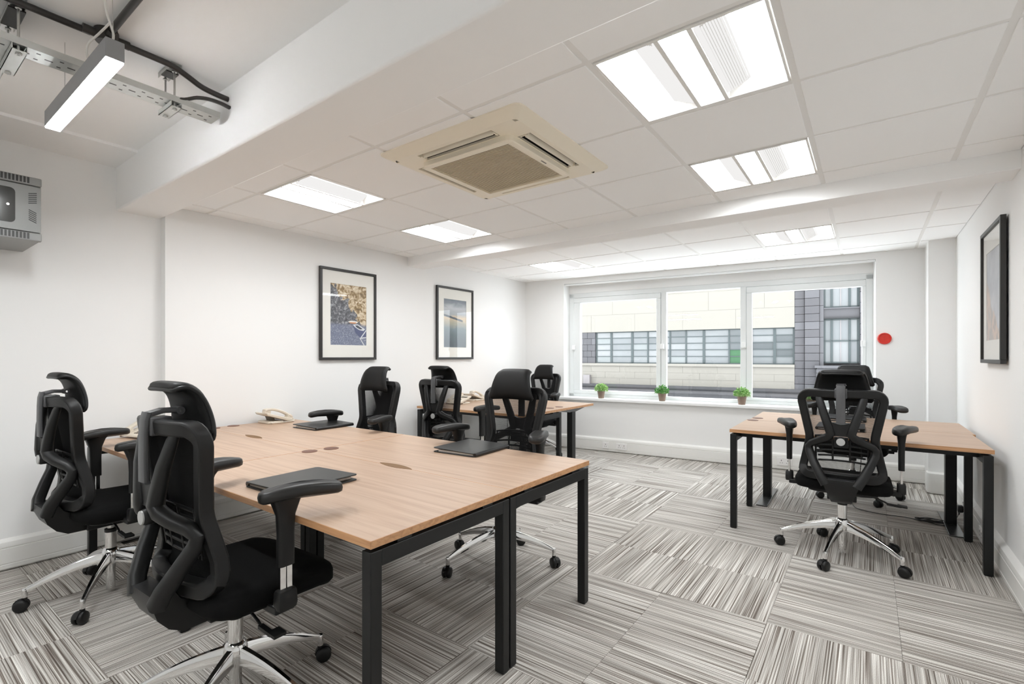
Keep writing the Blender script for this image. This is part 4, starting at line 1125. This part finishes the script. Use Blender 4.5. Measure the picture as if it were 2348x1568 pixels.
# perforated cable tray
r = empty('cable_tray', (-2.495, 0.3, 2.385), 0, 'perforated galvanised cable tray hung under the upper ceiling beside the beam', 'cable tray')
mb = MB(); y0t, y1t = -3.1, 0.76
def strip(a, b): mb.box(a, b, y0t, y1t, 0.0, 0.0015)
strip(-0.048, 0.048); mb.box(-0.049, -0.047, y0t, y1t, 0, 0.026); mb.box(0.047, 0.049, y0t, y1t, 0, 0.026)
mb.build('tray', 'galvanised', r)
mb = MB()
k = 0; y = -0.2
while y < y1t-0.02:
    for i, x in enumerate((-0.026, 0.0, 0.026)):
        if (k+i) % 2 == 0: mb.cbox((x, y, -0.0002), (0.007, 0.024 if i == 1 else 0.012, 0.0008))
    y += 0.033; k += 1
mb.build('tray_holes', 'conduit_black', r)
mb = MB(); mb.box(-0.40, -0.048, 0.0, 0.075, 0.001, 0.0025); mb.box(-0.40, -0.048, 0.0, 0.0015, 0.001, 0.024); mb.box(-0.40, -0.048, 0.0735, 0.075, 0.001, 0.024)
mb.build('tray_branch', 'galvanised', r)
def hanger(y, lab, xc=-2.515, half=0.075):
    r = empty('tray_hanger', (xc, y, 2.35), 0, lab, 'bracket', 'cable tray hangers')
    def channel(z, nm, up):
        mb = MB(); mb.box(-half, half, -0.021, 0.021, z if up else z+0.02, z+0.002 if up else z+0.022)
        mb.box(-half, half, -0.021, -0.019, z, z+0.022); mb.box(-half, half, 0.019, 0.021, z, z+0.022)
        return mb.build(nm, 'galvanised', r)
    channel(0.010, 'lower_channel', True)
    MB().box(-half+0.02, half-0.02, -0.016, 0.016, 0.0125, 0.018).build('channel_shadow_plate', 'conduit_black', r)
    channel(ZU-2.35-0.024, 'upper_channel', False)
    MB().box(-half+0.045, half-0.045, -0.024, 0.024, ZU-2.35-0.030, ZU-2.35-0.024).build('bracket_block', 'conduit_black', r)
    for s in (-1, 1):
        MB().tube([(s*(half-0.024), 0, 0.0), (s*(half-0.024), 0, ZU-2.35)], 0.0042, 8).build('threaded_rod', 'steel', r, smooth=50)
        mb = MB(); mb.lathe([(0.010, 0.002), (0.010, 0.009)], (s*(half-0.024), 0, 0), n=6); mb.lathe([(0.010, 0.0), (0.010, 0.006)], (s*(half-0.024), 0, ZU-2.35-0.034), n=6); mb.build('nut', 'steel', r)
hanger(0.875, 'galvanised tray hanger with two threaded rods next to the beam')
hanger(0.375, 'galvanised tray hanger at the upper left edge of the ceiling', xc=-2.56, half=0.12)
mb = MB(); mb.bar(smooth_path([(-2.46, 0.86, 2.40), (-2.455, 0.91, 2.412), (-2.45, 0.96, 2.440), (-2.445, 1.01, 2.452), (-2.44, 1.06, 2.452), (-2.44, 1.101, 2.447)], 4), 0.022, 0.012, depth=(0, 0, 1))
thing('cable_bundle', mb, 'conduit_black', 'flat black taped cable rising from the tray into the beam', 'cable', smooth=50)

# ------------------------------------------------------------------ cables on the floor by the right desks
mb = MB(); mb.tube(smooth_path([(-0.05, 4.98, 0.55), (-0.06, 5.02, 0.30), (-0.11, 5.20, 0.06), (-0.12, 5.22, 0.008), (-0.08, 5.02, 0.005), (0.07, 4.96, 0.005), (0.20, 4.97, 0.005), (0.30, 4.95, 0.006)], 8), 0.0028, 7)
loops = []
for k in range(60):
    t = k/60*2*PI*4; loops.append((0.40+0.105*math.cos(t)+0.012*math.sin(2.3*t), 4.955+0.045*math.sin(t+0.5*math.sin(t/3))+0.02*math.sin(t/4), 0.006+0.010*(0.5+0.5*math.sin(1.7*t))))
mb.tube(smooth_path([(0.30, 4.95, 0.006)]+loops+[(0.46, 5.02, 0.01), (0.53, 5.12, 0.012), (0.565, 5.22, 0.05)], 3), 0.0032, 6)
thing('power_cable', mb, 'cable_black', 'black power cable coiled on the carpet beside the right desk foot', 'cable', smooth=60)
r = empty('power_plug', (XR-0.046, 5.24, 0.068), 0, 'black plug in the low socket on the right wall', 'plug')
mb = MB(); mb.box(-0.032, 0.0, -0.025, 0.025, -0.026, 0.026); mb.build('plug_body', 'cable_black', r, bevel=0.006)
mb = MB(); mb.tube([(-0.022, 0, -0.026), (-0.024, -0.008, -0.045)], [0.008, 0.005], 8); mb.build('strain_relief', 'cable_black', r)
mb = MB(); mb.tube(smooth_path([(-3.22, 4.42, 0.66), (-3.22, 4.43, 0.40), (-3.20, 4.45, 0.10), (-3.10, 4.48, 0.006), (-2.95, 4.5, 0.005)], 8), 0.0028, 7)
thing('power_cable', mb, 'cable_black', 'thin black cable hanging down under the left rear desks', 'cable', smooth=60)

# ------------------------------------------------------------------ building across the street
FO = 14.0
MF = Matrix.Translation(wp(0, FO, 0)) @ Matrix.Rotation(WANG, 4, 'Z')
def facade():
    r = empty('office_building'); r.matrix_world = MF
    tag(r, 'cream and grey faced office building seen through the window across the street', 'building')
    B = lambda nm, mat, *a: MB().box(*a).build(nm, mat, r)
    B('wall_core', 'facade_joint', -16, 14, 0.30, 2.0, -6, 9)
    # cream facing blocks above and below the window band
    def blocks(mat, u0, u1, z0, z1, du, dz, y0, y1, j=0.012):
        rows = max(1, round((z1-z0)/dz)); dz = (z1-z0)/rows
        for b in range(rows):
            n = max(1, round((u1-u0)/du)); d = (u1-u0)/n; sh = (b % 2)*d*0.5 if n > 1 else 0
            edges = sorted(set([u0]+[u0+sh+d*k for k in range(0, n+1) if u0 < u0+sh+d*k < u1-0.02]+[u1]))
            for a, c in zip(edges[:-1], edges[1:]):
                MB().box(a+j/2, c-j/2, y0+random.uniform(-.004, .004), y1, z0+b*dz+j/2, z0+(b+1)*dz-j/2).build('facing_block', mat if isinstance(mat, str) else random.choice(mat), r)
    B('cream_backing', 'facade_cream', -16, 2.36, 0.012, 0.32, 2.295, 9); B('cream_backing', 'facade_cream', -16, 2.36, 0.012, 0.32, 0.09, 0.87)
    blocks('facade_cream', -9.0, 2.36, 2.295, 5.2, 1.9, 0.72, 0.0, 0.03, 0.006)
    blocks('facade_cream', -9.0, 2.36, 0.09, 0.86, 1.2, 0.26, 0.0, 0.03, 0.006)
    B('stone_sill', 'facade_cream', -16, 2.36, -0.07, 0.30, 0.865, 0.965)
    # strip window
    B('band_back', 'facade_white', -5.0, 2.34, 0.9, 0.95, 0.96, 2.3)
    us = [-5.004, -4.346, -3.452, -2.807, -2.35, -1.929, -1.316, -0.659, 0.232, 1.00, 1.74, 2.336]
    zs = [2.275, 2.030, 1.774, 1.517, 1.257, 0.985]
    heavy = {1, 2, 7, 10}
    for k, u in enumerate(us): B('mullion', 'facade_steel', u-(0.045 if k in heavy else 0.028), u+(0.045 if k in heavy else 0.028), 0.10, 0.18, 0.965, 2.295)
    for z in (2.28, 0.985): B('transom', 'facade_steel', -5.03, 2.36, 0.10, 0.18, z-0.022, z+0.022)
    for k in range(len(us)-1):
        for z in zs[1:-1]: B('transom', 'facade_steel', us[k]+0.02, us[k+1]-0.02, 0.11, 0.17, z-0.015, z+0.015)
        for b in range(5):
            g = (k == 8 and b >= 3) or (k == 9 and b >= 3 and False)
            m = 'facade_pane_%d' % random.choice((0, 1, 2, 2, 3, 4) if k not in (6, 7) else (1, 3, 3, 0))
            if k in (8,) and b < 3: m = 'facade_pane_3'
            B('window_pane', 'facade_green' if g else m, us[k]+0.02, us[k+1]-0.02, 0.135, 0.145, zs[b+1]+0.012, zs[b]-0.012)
    # grey end of the band and grey pier
    blocks(['facade_grey', 'facade_grey_light', 'facade_grey'], -9.0, -5.03, 0.965, 2.295, 0.36, 0.265, 0.03, 0.3)
    blocks(['facade_grey', 'facade_grey', 'facade_grey_light'], 2.36, 2.66, -3.0, 5.2, 0.30, 0.273, 0.0, 0.3, 0.014)
    blocks(['facade_grey', 'facade_grey', 'facade_grey_light'], 2.66, 3.10, -3.0, 5.2, 0.44, 0.273, -0.12, 0.3, 0.014)
    blocks(['facade_grey_light'], 3.10, 3.225, -3.0, 5.2, 0.2, 0.546, -0.06, 0.3, 0.012)
    blocks(['facade_grey', 'facade_grey_light'], 4.23, 6.5, -3.0, 5.2, 0.4, 0.36, -0.12, 0.3, 0.014)
    B('spandrel', 'facade_grey', 3.225, 4.23, 0.0, 0.3, 2.60, 2.90); B('spandrel_lip', 'facade_dark', 3.225, 4.23, -0.06, 0.3, 2.555, 2.60)
    B('spandrel_lip', 'facade_grey_light', 3.225, 4.23, -0.06, 0.3, 2.89, 2.925)
    for (z0, z1, tr) in ((1.02, 2.555, 1.79), (2.925, 4.6, 3.75)):
        for u in (3.245, 3.46, 3.965, 4.205): B('mullion', 'facade_steel', u-0.035, u+0.035, 0.06, 0.16, z0, z1)
        for z in (z0+0.03, tr, z1-0.03): B('transom', 'facade_steel', 3.23, 4.22, 0.06, 0.16, z-0.025, z+0.025)
        for a, c in ((3.26, 3.44), (3.48, 3.945), (3.985, 4.19)):
            for p, q in ((z0+0.04, tr-0.02), (tr+0.02, z1-0.04)): B('window_pane', 'facade_pane_%d' % random.choice((0, 2, 1)), a, c, 0.11, 0.12, p, q)
        for p, q in ((z0+0.04, tr-0.02), (tr+0.02, z1-0.04)): B('glazing_bar', 'facade_white', 3.70, 3.725, 0.085, 0.112, p, q)
    B('stone_ledge', 'facade_grey_light', 2.95, 5.5, -0.40, 0.0, 0.86, 0.945); B('stone_base', 'facade_grey_light', 3.02, 5.5, -0.28, 0.0, -2.0, 0.86)
    for k in range(5): B('stone_course', 'facade_grey_light', 3.0, 3.9, -0.31, -0.26, 0.10+0.15*k, 0.22+0.15*k)
    # flat roof ledges below
    B('roof_ledge', 'facade_ledge', -16, 2.6, -0.25, 0.3, 0.0, 0.09); B('roof_gutter', 'facade_dark', -16, 2.62, -0.40, 0.3, -0.06, 0.0)
    B('roof_ledge', 'facade_ledge', -16, 2.7, -1.2, 0.3, -0.14, -0.06); B('roof_gutter', 'facade_dark', -16, 2.8, -1.3, 0.3, -0.22, -0.14)
    B('lower_wall', 'facade_ledge', -16, 14, -1.1, 0.3, -6, -0.22)
    B('meter_box', 'facade_white', -5.52, -5.22, -0.18, 0.0, 0.05, 0.46)
facade()
